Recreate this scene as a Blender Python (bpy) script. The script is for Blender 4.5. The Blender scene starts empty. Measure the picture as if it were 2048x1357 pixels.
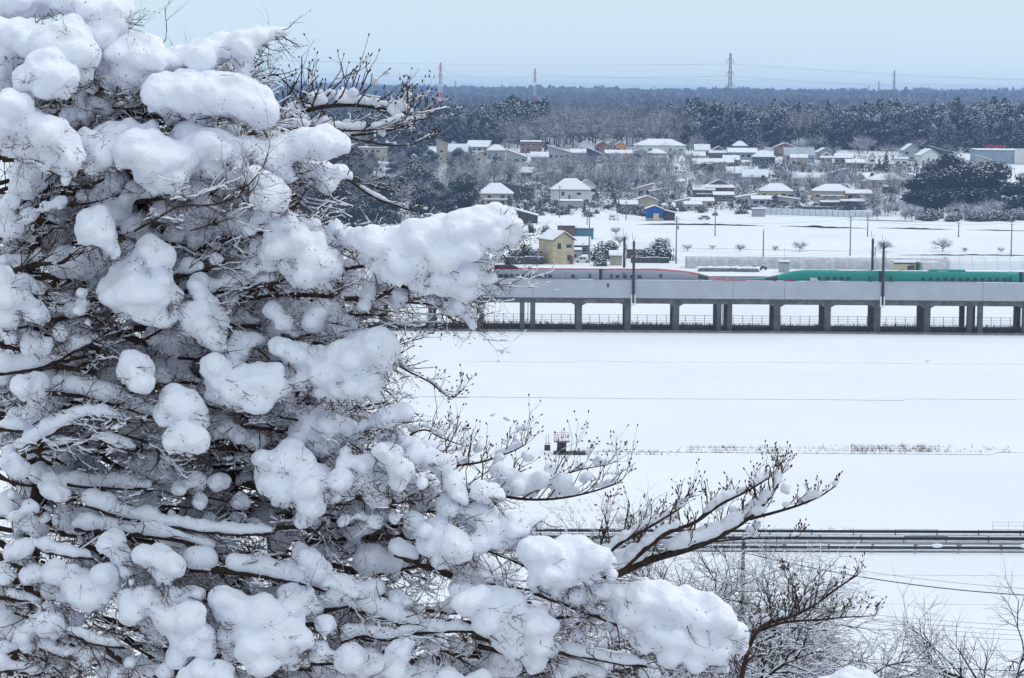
import bpy, math, random
from mathutils import Vector, Matrix, noise as mnoise
R = math.radians
scene = bpy.context.scene
col = scene.collection

# ------------------------------------------------------------------ camera
F = 4800.0                       # focal length in photo pixels (photo 2048 x 1357)
CAMZ = 42.0
PITCH, ROLL = 5.86, 0.45
CR = Matrix.Rotation(R(90 - PITCH), 3, 'X') @ Matrix.Rotation(R(ROLL), 3, 'Z')
cam = bpy.data.cameras.new('camera')
camo = bpy.data.objects.new('camera', cam)
col.objects.link(camo)
camo.matrix_world = Matrix.Translation((0, 0, CAMZ)) @ CR.to_4x4()
cam.sensor_width = 36.0
cam.lens = 36.0 * F / 2048.0
cam.clip_start = 0.5
cam.clip_end = 40000
scene.camera = camo

# ------------------------------------------------------------------ world, sun, exposure
SUN_EL, SUN_AZ = 50.0, 72.0      # azimuth: degrees to the right of straight ahead
w = bpy.data.worlds.new('World')
scene.world = w
w.use_nodes = True
nt = w.node_tree
nt.nodes.clear()
out = nt.nodes.new('ShaderNodeOutputWorld')
sky = nt.nodes.new('ShaderNodeTexSky')
sky.sky_type = 'NISHITA'
sky.sun_disc = False
sky.sun_elevation = R(SUN_EL)
sky.sun_rotation = R(SUN_AZ)
bg1 = nt.nodes.new('ShaderNodeBackground')
bg1.inputs['Strength'].default_value = 0.06
nt.links.new(sky.outputs[0], bg1.inputs[0])
# closed cloud deck: brighter towards the zenith, as an overcast sky is
tc = nt.nodes.new('ShaderNodeTexCoord')
sep = nt.nodes.new('ShaderNodeSeparateXYZ')
nt.links.new(tc.outputs['Generated'], sep.inputs[0])
ramp = nt.nodes.new('ShaderNodeValToRGB')
ramp.color_ramp.elements[0].position = 0.0
ramp.color_ramp.elements[0].color = (0.63, 0.795, 0.905, 1)
ramp.color_ramp.elements[1].position = 1.0
ramp.color_ramp.elements[1].color = (0.93, 1.0, 1.09, 1)
e = ramp.color_ramp.elements.new(0.18)
e.color = (0.63, 0.78, 0.87, 1)
nz = nt.nodes.new('ShaderNodeTexNoise')
nz.inputs['Scale'].default_value = 3.0
nt.links.new(tc.outputs['Generated'], nz.inputs['Vector'])
ma = nt.nodes.new('ShaderNodeMath')
ma.operation = 'MULTIPLY_ADD'
ma.inputs[1].default_value = 0.20
nt.links.new(nz.outputs[0], ma.inputs[0])
sb = nt.nodes.new('ShaderNodeMath')
sb.operation = 'SUBTRACT'
sb.inputs[1].default_value = 0.10
nt.links.new(sep.outputs['Z'], sb.inputs[0])
nt.links.new(sb.outputs[0], ma.inputs[2])
nt.links.new(ma.outputs[0], ramp.inputs[0])
bg2 = nt.nodes.new('ShaderNodeBackground')
bg2.inputs['Strength'].default_value = 0.95
nt.links.new(ramp.outputs[0], bg2.inputs[0])
mx = nt.nodes.new('ShaderNodeMixShader')
mx.inputs[0].default_value = 0.9
nt.links.new(bg1.outputs[0], mx.inputs[1])
nt.links.new(bg2.outputs[0], mx.inputs[2])
nt.links.new(mx.outputs[0], out.inputs['Surface'])

sun = bpy.data.lights.new('sun', 'SUN')
sun.energy = 0.8
sun.angle = R(40)
sun.color = (1.0, 0.97, 0.93)
suno = bpy.data.objects.new('sun', sun)
col.objects.link(suno)
suno.location = (0, 0, 200)
sd = Vector((math.sin(R(SUN_AZ)) * math.cos(R(SUN_EL)), math.cos(R(SUN_AZ)) * math.cos(R(SUN_EL)), math.sin(R(SUN_EL))))
suno.rotation_euler = sd.to_track_quat('Z', 'Y').to_euler()

scene.view_settings.view_transform = 'Standard'
scene.view_settings.look = 'None'
scene.view_settings.exposure = 0.20
scene.view_settings.gamma = 1.0
scene.render.engine = 'CYCLES'
scene.cycles.max_bounces = 10
scene.cycles.diffuse_bounces = 8
scene.cycles.volume_bounces = 1
scene.cycles.glossy_bounces = 2

# ------------------------------------------------------------------ helpers
def ray(px, py):
    return (CR @ Vector(((px - 1024) / F, -(py - 678.5) / F, -1.0)))

def P(px, py, Y):
    d = ray(px, py)
    return Vector((0, 0, CAMZ)) + d * (Y / d.y)

PROF = [(-400, 46), (-60, 41.2), (-5, 40.4), (3, 39.4), (8, 37.6), (14, 35), (40, 24), (70, 14), (100, 6), (135, 0.6), (155, 0),
        (945, 0), (1000, 4), (1070, 9.5), (1180, 16), (1320, 20), (1500, 21), (1900, 15), (2600, 13), (3600, 20), (5200, 34), (6500, 42), (9000, 36), (16000, 30)]
def terr(x, y):
    z = PROF[-1][1]
    for (a, za), (b, zb) in zip(PROF, PROF[1:]):
        if y <= b:
            t = max(0.0, min(1.0, (y - a) / (b - a)))
            if a < 200 or zb == za: t = t
            z = za + (zb - za) * t
            break
    if y > 3000:
        z += 10 * mnoise.noise((x / 1100.0, y / 2000.0, 3.1)) * min(1, (y - 3000) / 1500)
    elif y > 1000:
        z += 1.6 * mnoise.noise((x / 120.0, y / 150.0, 0.3)) * min(1, (y - 1000) / 150)
    elif 160 < y < 940:
        z += 0.10 * mnoise.noise((x / 30.0, y / 60.0, 7.7))
    return z

def G(px, py, z=None):
    d = ray(px, py)
    o = Vector((0, 0, CAMZ))
    if z is not None:
        return o + d * ((z - CAMZ) / d.z)
    t = 150.0 / d.y
    step = 2.0
    while t * d.y < 9000:
        p = o + d * t
        if p.z <= terr(p.x, p.y):
            return p
        t += step / d.y
    return p

def mat(name, c, rough=0.7, var=0.0, scale=4.0, bump=0.0, bscale=20.0, spec=0.3, metal=0.0, c2=None, coords='Object'):
    m = bpy.data.materials.new(name)
    m.use_nodes = True
    n = m.node_tree.nodes
    b = n['Principled BSDF']
    b.inputs['Base Color'].default_value = (*c, 1)
    b.inputs['Roughness'].default_value = rough
    b.inputs['Specular IOR Level'].default_value = spec
    b.inputs['Metallic'].default_value = metal
    L = m.node_tree.links
    t = None
    if var or c2 or bump:
        t = n.new('ShaderNodeTexCoord')
    if var or c2:
        z = n.new('ShaderNodeTexNoise')
        z.inputs['Scale'].default_value = scale
        z.inputs['Detail'].default_value = 4
        L.new(t.outputs[coords], z.inputs['Vector'])
        r = n.new('ShaderNodeValToRGB')
        r.color_ramp.elements[0].position = 0.35
        r.color_ramp.elements[1].position = 0.65
        r.color_ramp.elements[0].color = (*[max(0, k * (1 - var)) for k in c], 1)
        r.color_ramp.elements[1].color = (*(c2 if c2 else [min(1, k * (1 + var)) for k in c]), 1)
        L.new(z.outputs[0], r.inputs[0])
        L.new(r.outputs[0], b.inputs['Base Color'])
    if bump:
        z2 = n.new('ShaderNodeTexNoise')
        z2.inputs['Scale'].default_value = bscale
        z2.inputs['Detail'].default_value = 5
        L.new(t.outputs[coords], z2.inputs['Vector'])
        bp = n.new('ShaderNodeBump')
        bp.inputs['Strength'].default_value = bump
        bp.inputs['Distance'].default_value = 0.02
        L.new(z2.outputs[0], bp.inputs['Height'])
        L.new(bp.outputs[0], b.inputs['Normal'])
    return m

M = {}
M['snow'] = mat('snow', (0.855, 0.87, 0.945), 0.75, 0.02, 6, 0.45, 70, 0.25)
M['snowfield'] = mat('snowfield', (0.79, 0.81, 0.835), 0.8, 0.035, 0.03, 0.6, 0.7, 0.2)
M['snowroof'] = mat('snowroof', (0.79, 0.81, 0.85), 0.8, 0.02, 0.6, 0.3, 4, 0.2)
M['bark'] = mat('bark', (0.056, 0.038, 0.030), 0.9, 0.4, 30, 0.8, 90, 0.15)
M['twig'] = mat('twig', (0.062, 0.037, 0.027), 0.85, 0.3, 40, 0, 1, 0.15)
M['bud'] = mat('bud', (0.055, 0.030, 0.022), 0.8, 0.3, 40, 0, 1, 0.15)
M['asphalt'] = mat('asphalt', (0.085, 0.09, 0.10), 0.55, 0.25, 0.8, 0.2, 8, 0.4)
M['slush'] = mat('slush', (0.38, 0.40, 0.43), 0.6, 0.25, 1.2, 0.3, 5, 0.3)
M['concrete'] = mat('concrete', (0.42, 0.42, 0.44), 0.85, 0.10, 0.7, 0.15, 6, 0.2)
M['farwood'] = mat('farwood', (0.07, 0.085, 0.09), 0.95, 0.4, 0.02, 0, 1, 0.1, c2=(0.20, 0.22, 0.24))
M['shrubtwig'] = mat('shrubtwig', (0.035, 0.028, 0.027), 0.9, 0.3, 10, 0, 1, 0.1)
M['parapet'] = mat('parapet', (0.45, 0.465, 0.52), 0.8, 0.05, 0.35, 0.1, 6, 0.2)
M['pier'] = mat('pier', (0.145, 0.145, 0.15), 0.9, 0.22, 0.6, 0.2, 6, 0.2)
M['hillside'] = mat('hillside', (0.42, 0.42, 0.43), 0.95, 0.4, 0.35, 0.3, 3, 0.1, c2=(0.86, 0.87, 0.90))  # slope out of view, toned to limit bounce light on the front tree
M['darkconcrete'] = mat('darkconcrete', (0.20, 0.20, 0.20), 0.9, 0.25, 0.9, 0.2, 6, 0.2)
M['steel'] = mat('steel', (0.16, 0.17, 0.18), 0.5, 0.1, 3, 0, 1, 0.4, 0.6)
M['greysteel'] = mat('greysteel', (0.32, 0.34, 0.37), 0.5, 0.1, 3, 0, 1, 0.4, 0.3)
M['darksteel'] = mat('darksteel', (0.045, 0.045, 0.05), 0.55, 0.2, 3, 0, 1, 0.3)
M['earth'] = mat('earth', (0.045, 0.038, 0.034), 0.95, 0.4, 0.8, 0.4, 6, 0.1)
M['furrow'] = mat('furrow', (0.30, 0.30, 0.31), 0.95, 0.3, 0.3, 0.2, 4, 0.1)
M['drygrass'] = mat('drygrass', (0.20, 0.15, 0.10), 0.9, 0.3, 2, 0, 1, 0.1)
M['darkgrass'] = mat('darkgrass', (0.06, 0.05, 0.04), 0.9, 0.3, 2, 0, 1, 0.1)
M['stubble'] = mat('stubble', (0.76, 0.71, 0.63), 0.9, 0.15, 0.6, 0.2, 5, 0.1)
M['cedar'] = mat('cedar', (0.018, 0.030, 0.026), 0.85, 0.4, 0.5, 0, 1, 0.15)
M['evergreen'] = mat('evergreen', (0.016, 0.025, 0.025), 0.8, 0.4, 0.5, 0, 1, 0.2)
M['hedge'] = mat('hedge', (0.035, 0.050, 0.032), 0.8, 0.4, 0.8, 0, 1, 0.15)
M['farbark'] = mat('farbark', (0.075, 0.060, 0.055), 0.9, 0.3, 1.0, 0, 1, 0.1)
M['glass'] = mat('glass', (0.03, 0.04, 0.05), 0.12, 0, 1, 0, 1, 0.5)
M['white'] = mat('white', (0.75, 0.75, 0.74), 0.5, 0.04, 2)
M['dullred'] = mat('dullred', (0.26, 0.06, 0.06), 0.6, 0.1, 2)
M['red'] = mat('red', (0.55, 0.04, 0.05), 0.45, 0.08, 2)
M['wood'] = mat('wood', (0.16, 0.10, 0.07), 0.85, 0.3, 3)

def setp(o, label=None, cat=None, group=None, kind=None):
    if label: o['label'] = label
    if cat: o['category'] = cat
    if group: o['group'] = group
    if kind: o['kind'] = kind
    return o

def empty(name, loc, label=None, cat=None, group=None, rz=0):
    o = bpy.data.objects.new(name, None)
    col.objects.link(o)
    o.location = loc
    o.rotation_euler = (0, 0, rz)
    o.empty_display_size = 0.5
    return setp(o, label, cat, group)

def link(name, me, parent=None, loc=None):
    o = bpy.data.objects.new(name, me)
    col.objects.link(o)
    if loc is not None: o.location = loc
    if parent is not None: o.parent = parent
    return o

def dup(root, loc, rz=0.0, sc=(1, 1, 1), label=None, group=None, cat=None):
    r = root.copy()
    col.objects.link(r)
    r.location = loc
    r.rotation_euler = (0, 0, rz)
    r.scale = sc
    if label: r['label'] = label
    if group: r['group'] = group
    if cat: r['category'] = cat
    for ch in root.children:
        c = ch.copy()
        col.objects.link(c)
        c.parent = r
        for g in ch.children:
            d = g.copy()
            col.objects.link(d)
            d.parent = c
    return r

def ico(sub):
    import bmesh
    bm = bmesh.new()
    bmesh.ops.create_icosphere(bm, subdivisions=sub, radius=1.0)
    v = [tuple(x.co) for x in bm.verts]
    f = [tuple(y.index for y in x.verts) for x in bm.faces]
    bm.free()
    return v, f
ICO1, ICO2 = ico(1), ico(2)

class MB:
    def __init__(s):
        s.v, s.f, s.m = [], [], []
    def poly(s, pts, mi=0):
        n = len(s.v)
        s.v.extend(tuple(p) for p in pts)
        s.f.append(tuple(range(n, n + len(pts))))
        s.m.append(mi)
    def box(s, c, h, mi=0, rz=0.0, mx=None):
        n = len(s.v)
        cs, sn = math.cos(rz), math.sin(rz)
        for dx, dy, dz in ((-1,-1,-1),(1,-1,-1),(1,1,-1),(-1,1,-1),(-1,-1,1),(1,-1,1),(1,1,1),(-1,1,1)):
            x, y, z = dx * h[0], dy * h[1], dz * h[2]
            s.v.append((c[0] + x * cs - y * sn, c[1] + x * sn + y * cs, c[2] + z))
        for q in ((0,3,2,1),(4,5,6,7),(0,1,5,4),(1,2,6,5),(2,3,7,6),(3,0,4,7)):
            s.f.append(tuple(n + k for k in q))
            s.m.append(mi)
    def beam(s, a, b, wx, mi=0, n=4):
        s.tube([a, b], [wx, wx], n, mi)
    def tube(s, pts, rad, n=4, mi=0, cap=True, rot=0.4):
        k = len(pts)
        base = len(s.v)
        for i in range(k):
            p = Vector(pts[i])
            d = Vector(pts[min(i + 1, k - 1)]) - Vector(pts[max(i - 1, 0)])
            if d.length < 1e-9: d = Vector((0, 0, 1))
            d.normalize()
            a = d.cross(Vector((0, 0, 1)) if abs(d.z) < 0.95 else Vector((1, 0, 0))).normalized()
            b = d.cross(a)
            for j in range(n):
                t = 2 * math.pi * j / n + rot
                q = p + (a * math.cos(t) + b * math.sin(t)) * rad[i]
                s.v.append((q.x, q.y, q.z))
        for i in range(k - 1):
            for j in range(n):
                a0 = base + i * n + j
                a1 = base + i * n + (j + 1) % n
                s.f.append((a0, a1, a1 + n, a0 + n))
                s.m.append(mi)
        if cap:
            s.f.append(tuple(base + j for j in range(n - 1, -1, -1)))
            s.m.append(mi)
            s.f.append(tuple(base + (k - 1) * n + j for j in range(n)))
            s.m.append(mi)
    def ball(s, c, r, T=ICO1, mi=0):
        n = len(s.v)
        rx, ry, rz = r if hasattr(r, '__len__') else (r, r, r)
        s.v.extend((c[0] + x * rx, c[1] + y * ry, c[2] + z * rz) for x, y, z in T[0])
        s.f.extend(tuple(n + k for k in q) for q in T[1])
        s.m.extend([mi] * len(T[1]))
    def mesh(s, name, mats, smooth=False):
        me = bpy.data.meshes.new(name)
        me.from_pydata(s.v, [], s.f)
        for m in mats:
            me.materials.append(M[m] if isinstance(m, str) else m)
        me.polygons.foreach_set('material_index', s.m)
        if smooth: me.polygons.foreach_set('use_smooth', [True] * len(me.polygons))
        me.update()
        return me
    def build(s, name, mats, parent=None, smooth=False, loc=None):
        if isinstance(mats, str): mats = [mats]
        return link(name, s.mesh(name, mats, smooth), parent, loc)

def lerp(a, b, t): return a + (b - a) * t
# ------------------------------------------------------------------ ground
rows = [-300, -150, -80, -40, -20, -8, 0, 4, 8, 12, 16, 22, 30, 40, 52, 66, 80, 96, 112, 126, 140, 155]
y = 165.0
while y < 940: rows.append(y); y *= 1.035
y = 945.0
while y < 1600: rows.append(y); y += 16
while y < 8900: rows.append(y); y *= 1.045
NC = 90
gv, gf = [], []
for y in rows:
    wd = 220 + 0.42 * max(y, 0)
    for i in range(NC + 1):
        x = wd * (2 * i / NC - 1)
        gv.append((x, y, terr(x, y)))
for j in range(len(rows) - 1):
    for i in range(NC):
        a = j * (NC + 1) + i
        gf.append((a, a + 1, a + NC + 2, a + NC + 1))
me = bpy.data.meshes.new('ground')
me.from_pydata(gv, [], gf)
me.materials.append(M['snowfield'])
me.materials.append(M['hillside'])
me.polygons.foreach_set('material_index', [1 if gv[f[0]][1] < 125 else 0 for f in gf])
me.polygons.foreach_set('use_smooth', [True] * len(me.polygons))
setp(link('ground', me), 'snow covered ground of flat rice fields rising to a low plateau', 'ground', kind='structure')

# ------------------------------------------------------------------ low field banks (thin dark edges in the snow)
def bank(pts, h, dep, label, mats=('earth', 'snowfield')):
    rng = random.Random(len(pts) * 31 + int(pts[0][0]))
    if h < .07: mats = ('furrow', 'snowfield')
    q = []
    for (a, b) in zip(pts, pts[1:]):
        n = max(2, int(abs(b[0] - a[0]) / 12))
        for i in range(n): q.append((lerp(a[0], b[0], i / n), lerp(a[1], b[1], i / n)))
    q.append(pts[-1])
    mb = MB()
    prev = None
    for k, (px, py) in enumerate(q):
        p = G(px, py)
        t = min(1, min(k, len(q) - 1 - k) / 6.0 + 0.12)
        hh = h * t * rng.uniform(0.55, 1.1)
        z = terr(p.x, p.y)
        cur = (p.x, p.y, z - 0.1, hh)
        if prev:
            ax, ay, az, ah = prev
            bx, by, bz, bh = cur
            mb.poly([(ax, ay, az), (bx, by, bz), (bx, by, bz + 0.1 + bh), (ax, ay, az + 0.1 + ah)], 0)
            mb.poly([(ax, ay - .04, az + 0.1 + ah), (bx, by - .04, bz + 0.1 + bh), (bx, by + dep, bz + 0.04), (ax, ay + dep, az + 0.04)], 1)
        prev = cur
    setp(mb.build('field_bank', mats), label, 'bank', kind='structure')
bank([(800, 797), (1300, 800), (2080, 803)], 0.05, 1.2, 'long thin dark bank crossing the near snow field')
bank([(900, 724), (2080, 731)], 0.025, 1.0, 'faint ridge in the snow just in front of the viaduct')
bank([(1150, 906), (1600, 908), (2080, 911)], 0.06, 1.5, 'snowy field path edge with dry grass')
bank([(1275, 450), (1400, 451), (1530, 453)], 0.65, 2, 'dark ditch wall in the far field below the blue shed')
bank([(1562, 453), (1650, 457), (1732, 458)], 0.75, 2, 'dark ditch wall in the middle of the far field')
bank([(1755, 457), (1850, 460), (1905, 460)], 0.65, 2, 'short dark ditch wall right of the rear railway mast')
bank([(1930, 461), (2080, 464)], 0.35, 2, 'thin grey ditch wall at the right of the far field')
bank([(1350, 497), (1650, 503), (1720, 503)], 0.10, 2, 'low snow ridge under the field shrubs')
bank([(1800, 511), (2080, 513)], 0.35, 2, 'grey lane edge behind the snowy greenhouse')
bank([(1690, 440), (1810, 444), (1850, 446)], 0.3, 2, 'low dark edge below the hedge on the right')
bank([(1570, 1150), (2080, 1153)], 0.02, 1.0, 'faint wheel track in the snow below the road')
bank([(1640, 1205), (2080, 1222)], 0.02, 1.0, 'faint furrow in the snow at lower right')

# stubble patch showing rows
sp = [G(1090, 1062, 0), G(1300, 1066, 0), G(1240, 985, 0), G(1060, 985, 0)]
mb = MB()
rng = random.Random(5)
for k in range(15):
    t = k / 14
    a = sp[0].lerp(sp[1], t); b = sp[3].lerp(sp[2], t)
    for s in range(16):
        if rng.random() < 0.6: continue
        p, q = a.lerp(b, s / 16), a.lerp(b, (s + rng.uniform(.6, 1)) / 16)
        w_ = rng.uniform(.04, .11)
        mb.poly([(p.x - w_, p.y, .13), (p.x + w_, p.y, .13), (q.x + w_, q.y, .13), (q.x - w_, q.y, .13)], 0)
setp(mb.build('stubble_rows', ['stubble']), 'pale straw rows showing through the snow below the budding branch', 'stubble', kind='stuff')

# ------------------------------------------------------------------ road with guard rails
def road_y(py, px): return G(px, py, 0)
def strip(name, py0, py1, z, m, label, jit=0.0, seed=1, x0=700, x1=2200):
    mb = MB(); rng = random.Random(seed)
    pa = None
    N = 70
    for i in range(N + 1):
        px = lerp(x0, x1, i / N)
        dy = (px - 1700) * 0.0035
        a = G(px, py1 + dy + rng.uniform(-jit, jit), 0); b = G(px, py0 + dy + rng.uniform(-jit, jit), 0)
        if pa:
            mb.poly([(pa[0].x, pa[0].y, z), (a.x, a.y, z), (b.x, b.y, z), (pa[1].x, pa[1].y, z)])
        pa = (a, b)
    setp(mb.build(name, [m]), label, 'road', kind='structure')
strip('road', 1071, 1106, 0.16, 'slush', 'straight road with slushy snow between two guard rails')
strip('road_lane', 1074.5, 1081, 0.165, 'asphalt', 'far lane of wet grey asphalt', 0.4, 2)
strip('road_lane', 1088.5, 1099.5, 0.165, 'asphalt', 'near lane of wet dark asphalt', 0.4, 3)
for a, b, s in ((1091, 1092.2, 4), (1095.5, 1096.5, 5)):
    strip('road_slush', a, b, 0.170, 'slush', 'thin slush line between wheel tracks', 0.35, s)
strip('road_snow', 1081.5, 1084, 0.172, 'snowfield', 'ridge of ploughed snow along the middle of the road', 0.3, 6)
strip('road_snow', 1100.5, 1103, 0.172, 'snowfield', 'ridge of ploughed snow along the near shoulder', 0.3, 7)

def guard_rail(py, label, gap=None):
    a = G(700, py - (1000) * 0.0035, 0); b = G(2200, py + 500 * 0.0035, 0)
    L = (b - a).length
    u = (b - a) / L
    root = empty('guard_rail', a, label, 'guard rail', 'guard rails along the road')
    mb = MB(); sn = MB()
    rng = random.Random(int(py))
    rz = math.atan2(u.y, u.x)
    seg = 4.0
    N = int(L / seg)
    for i in range(N):
        c = u * (i * seg + seg / 2)
        mb.box((c.x, c.y, 0.62), (seg / 2 + .02, 0.03, 0.12), 0, rz)
        mb.box((c.x, c.y - .035, 0.70), (seg / 2 , 0.015, 0.05), 0, rz)
        mb.box((c.x, c.y - .035, 0.53), (seg / 2 , 0.015, 0.05), 0, rz)
        if rng.random() < 0.9:
            k = seg / 2 * rng.uniform(.85, 1)
            sn.box((c.x, c.y, 0.82), (k, 0.07, 0.04 * rng.uniform(.6, 1.6)), 0, rz)
        if rng.random() < 0.12:
            sn.ball((c.x, c.y - .05, 0.82), (rng.uniform(.3, .7), .16, .2), ICO2)
    mb.build('rail_beam', ['darksteel'], root)  # shadow of the near side is put into the beam's dark colour
    sn.build('snow_cap', ['snow'], root)
    first = None
    for i in range(0, N + 1):
        c = u * (i * seg)
        if first is None:
            pm = MB(); pm.tube([(0, .09, -.1), (0, .09, .80)], [.06, .06], 8)
            pme = pm.mesh('post', ['greysteel']); first = True
        link('post', pme, root, (c.x, c.y, 0))
guard_rail(1076, 'snow capped guard rail along the far edge of the road')
guard_rail(1090, 'snow capped guard rail along the middle of the road')
guard_rail(1108.5, 'snow capped guard rail along the near edge of the road')
# ------------------------------------------------------------------ railway viaduct
VA = G(400, 654, 0); VB = G(2400, 669, 0)
VY = 424.0
# keep the viaduct square to the view: all of it in world coordinates with Y = VY at its near face
def vx(px): return P(px, 650, VY).x
SV = F / VY
vx0, vx1 = vx(300), vx(2450)
zt, zd, zb = 9.05, 5.95, 4.85
viaduct = empty('railway_viaduct', ((vx0 + vx1) / 2, VY + 5, 0), 'long grey concrete railway viaduct on rows of square columns', 'viaduct')
vo = viaduct.location
def vb(mb, c, h, mi=0): mb.box((c[0] - vo.x, c[1] - vo.y, c[2]), h, mi)
W = 11.0
mb = MB()
xm, hx = (vx0 + vx1) / 2, (vx1 - vx0) / 2
vb(mb, (xm, VY + W / 2, 6.25), (hx, W / 2 - .3, 0.25))
mb.build('deck_slab', ['darkconcrete'], viaduct)
bents = [470, 568, 666, 764, 862, 960, 1055, 1158, 1256, 1353, 1450, 1556, 1657, 1757, 1857, 1953, 2055, 2153, 2251, 2349]
joints = [666, 1055, 1450, 1556, 1953, 2349]
joints = [666, 1055, 1450, 1953, 2349]
for yy, nm in ((VY + 1.9, 'near'), (VY + W - 1.9, 'far')):
    mb = MB()
    vb(mb, (xm, yy, (zb + 6.0) / 2), (hx, 0.45, (6.0 - zb) / 2))
    for bx in bents:                       # haunches
        x = vx(bx)
        for s in (-1, 1):
            k = x + s * 0.55 - vo.x
            y0, y1 = yy - .44 - vo.y, yy + .44 - vo.y
            t = [(k, y0, zb), (k + s * .8, y0, zb), (k, y0, zb - .45)]
            u_ = [(k, y1, zb), (k + s * .8, y1, zb), (k, y1, zb - .45)]
            mb.poly(t if s > 0 else t[::-1]); mb.poly(u_); mb.poly([t[1], t[2], u_[2], u_[1]]); mb.poly([t[0], t[2], u_[2], u_[0]])
    mb.build('edge_beam', ['darkconcrete'], viaduct)
for bx in bents:
    x = vx(bx)
    xs = [x] if bx not in joints else [x - 0.95, x + .95]
    for x in xs:
        for yy in (VY + 1.9, VY + W - 1.9):
            mb = MB()
            ww = 0.56 if len(xs) == 1 else .42
            vb(mb, (x, yy, 2.55), (ww, 0.56, 2.75))
            vb(mb, (x, yy, 5.42), (ww, .452, .12))
            mb.build('column', ['pier'], viaduct)
        mb = MB()
        vb(mb, (x, VY + W / 2, 5.4), (ww * .8, W / 2 - 2.5, 0.5))
        mb.build('cross_beam', ['pier'], viaduct)
for yy, nm in ((VY, 0), (VY + W, 1)):
    k = 0
    edges = [vx0] + [vx(b) for b in (666, 863, 1065, 1265, 1465, 1568, 1766, 1964, 2160)] + [vx1]
    for a, b in zip(edges, edges[1:]):
        mb = MB()
        vb(mb, ((a + b) / 2, yy, (zt + zd) / 2), ((b - a) / 2 - .03, 0.12, (zt - zd) / 2))
        vb(mb, ((a + b) / 2, yy, zt + .05), ((b - a) / 2 - .02, 0.17, .05))
        pp = mb.build('parapet', ['parapet'], viaduct)
        sn = MB(); rng = random.Random(int(a * 7))
        x = a
        while x < b - 1:
            l = rng.uniform(.6, 3)
            if rng.random() < .6:
                l = min(l, (b - x) / 2 - .1)
                if l > .1: vb(sn, (x + l, yy, zt + .13), (l, .14, rng.uniform(.025, .07)))
            x += 2 * l + rng.uniform(0, .8)
        if sn.v: sn.build('snow_cap', ['snow'], pp)
mb = MB()
vb(mb, (xm, VY + W / 2, 6.62), (hx, 4.6, 0.12))
mb.build('track_bed', ['slush'], viaduct)
mb = MB()
for ty in (3.0, 8.0):
    for s in (-.72, .72): vb(mb, (xm, VY + ty + s, 7.36), (hx, .04, .08))
    for s in (-.72, .72): vb(mb, (xm, VY + ty + s, 7.0), (hx, .25, .28))
mb.build('rail', ['steel'], viaduct)
for bx in joints + [1158, 1757]:
    mb = MB()
    x = vx(bx) - vo.x + .1
    mb.tube([(x, -.12, 6.3), (x, .1, 5.6), (x, .8, 4.9), (x, 1.27, 4.3), (x, 1.27, .3)], [.07] * 5, 6)
    mb.build('drain_pipe', ['greysteel'], viaduct)
mb = MB()
for px, pz in ((1215, 8.2),):
    vb(mb, (vx(px), VY - .16, pz), (.16, .05, .35))
mb.build('service_box', ['darksteel'], viaduct)

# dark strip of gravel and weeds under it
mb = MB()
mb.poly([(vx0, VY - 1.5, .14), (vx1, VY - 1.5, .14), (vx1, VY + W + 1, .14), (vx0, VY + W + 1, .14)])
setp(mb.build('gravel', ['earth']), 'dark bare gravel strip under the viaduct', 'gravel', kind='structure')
mb = MB()
mb.box(((vx0 + vx1) / 2, VY - 1.6, .18), ((vx1 - vx0) / 2, .12, .20))
setp(mb.build('kerb', ['darkconcrete']), 'low dark concrete kerb in front of the viaduct columns', 'kerb', kind='structure')
mb = MB(); rng = random.Random(77)
for i in range(2600):
    x = rng.uniform(vx(820), vx(2100)); y = VY + rng.choice([-1.0, W + 1.5, W + .5, 5]) + rng.uniform(-.6, .8)
    h = rng.uniform(.2, .9) * (0.6 + 0.9 * max(0, mnoise.noise((x * .12, 1.3, 0)) + .3))
    d = rng.uniform(-.3, .3)
    mb.poly([(x - .05, y, .1), (x + .05, y, .1), (x + d, y + rng.uniform(-.2, .2), .1 + h)], 0)
setp(mb.build('dry_grass', ['darkgrass']), 'dark dead weeds growing at the foot of the viaduct', 'grass', kind='stuff')

# wire fence behind the viaduct
fy = VY + W + 2.5
fence = empty('wire_fence', (xm, fy, 0), 'grey post and wire fence running behind the viaduct columns', 'fence')
pm = MB(); pm.tube([(0, 0, -.1), (0, 0, 1.75)], [.05, .05], 6)
pme = pm.mesh('fence_post', ['steel'])
x = vx(790)
k = 0
while x < vx(2160) and k < 95:
    link('fence_post', pme, fence, (x - xm, 0, 0)); x += 1.75; k += 1
rm = MB()
for z in (1.7, 1.2, .75, .3): rm.tube([(vx(780) - xm, 0, z), (vx(2170) - xm, 0, z)], [.022 if z < 1.6 else .035] * 2, 5)
rm.build('wire', ['steel'], fence)

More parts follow.
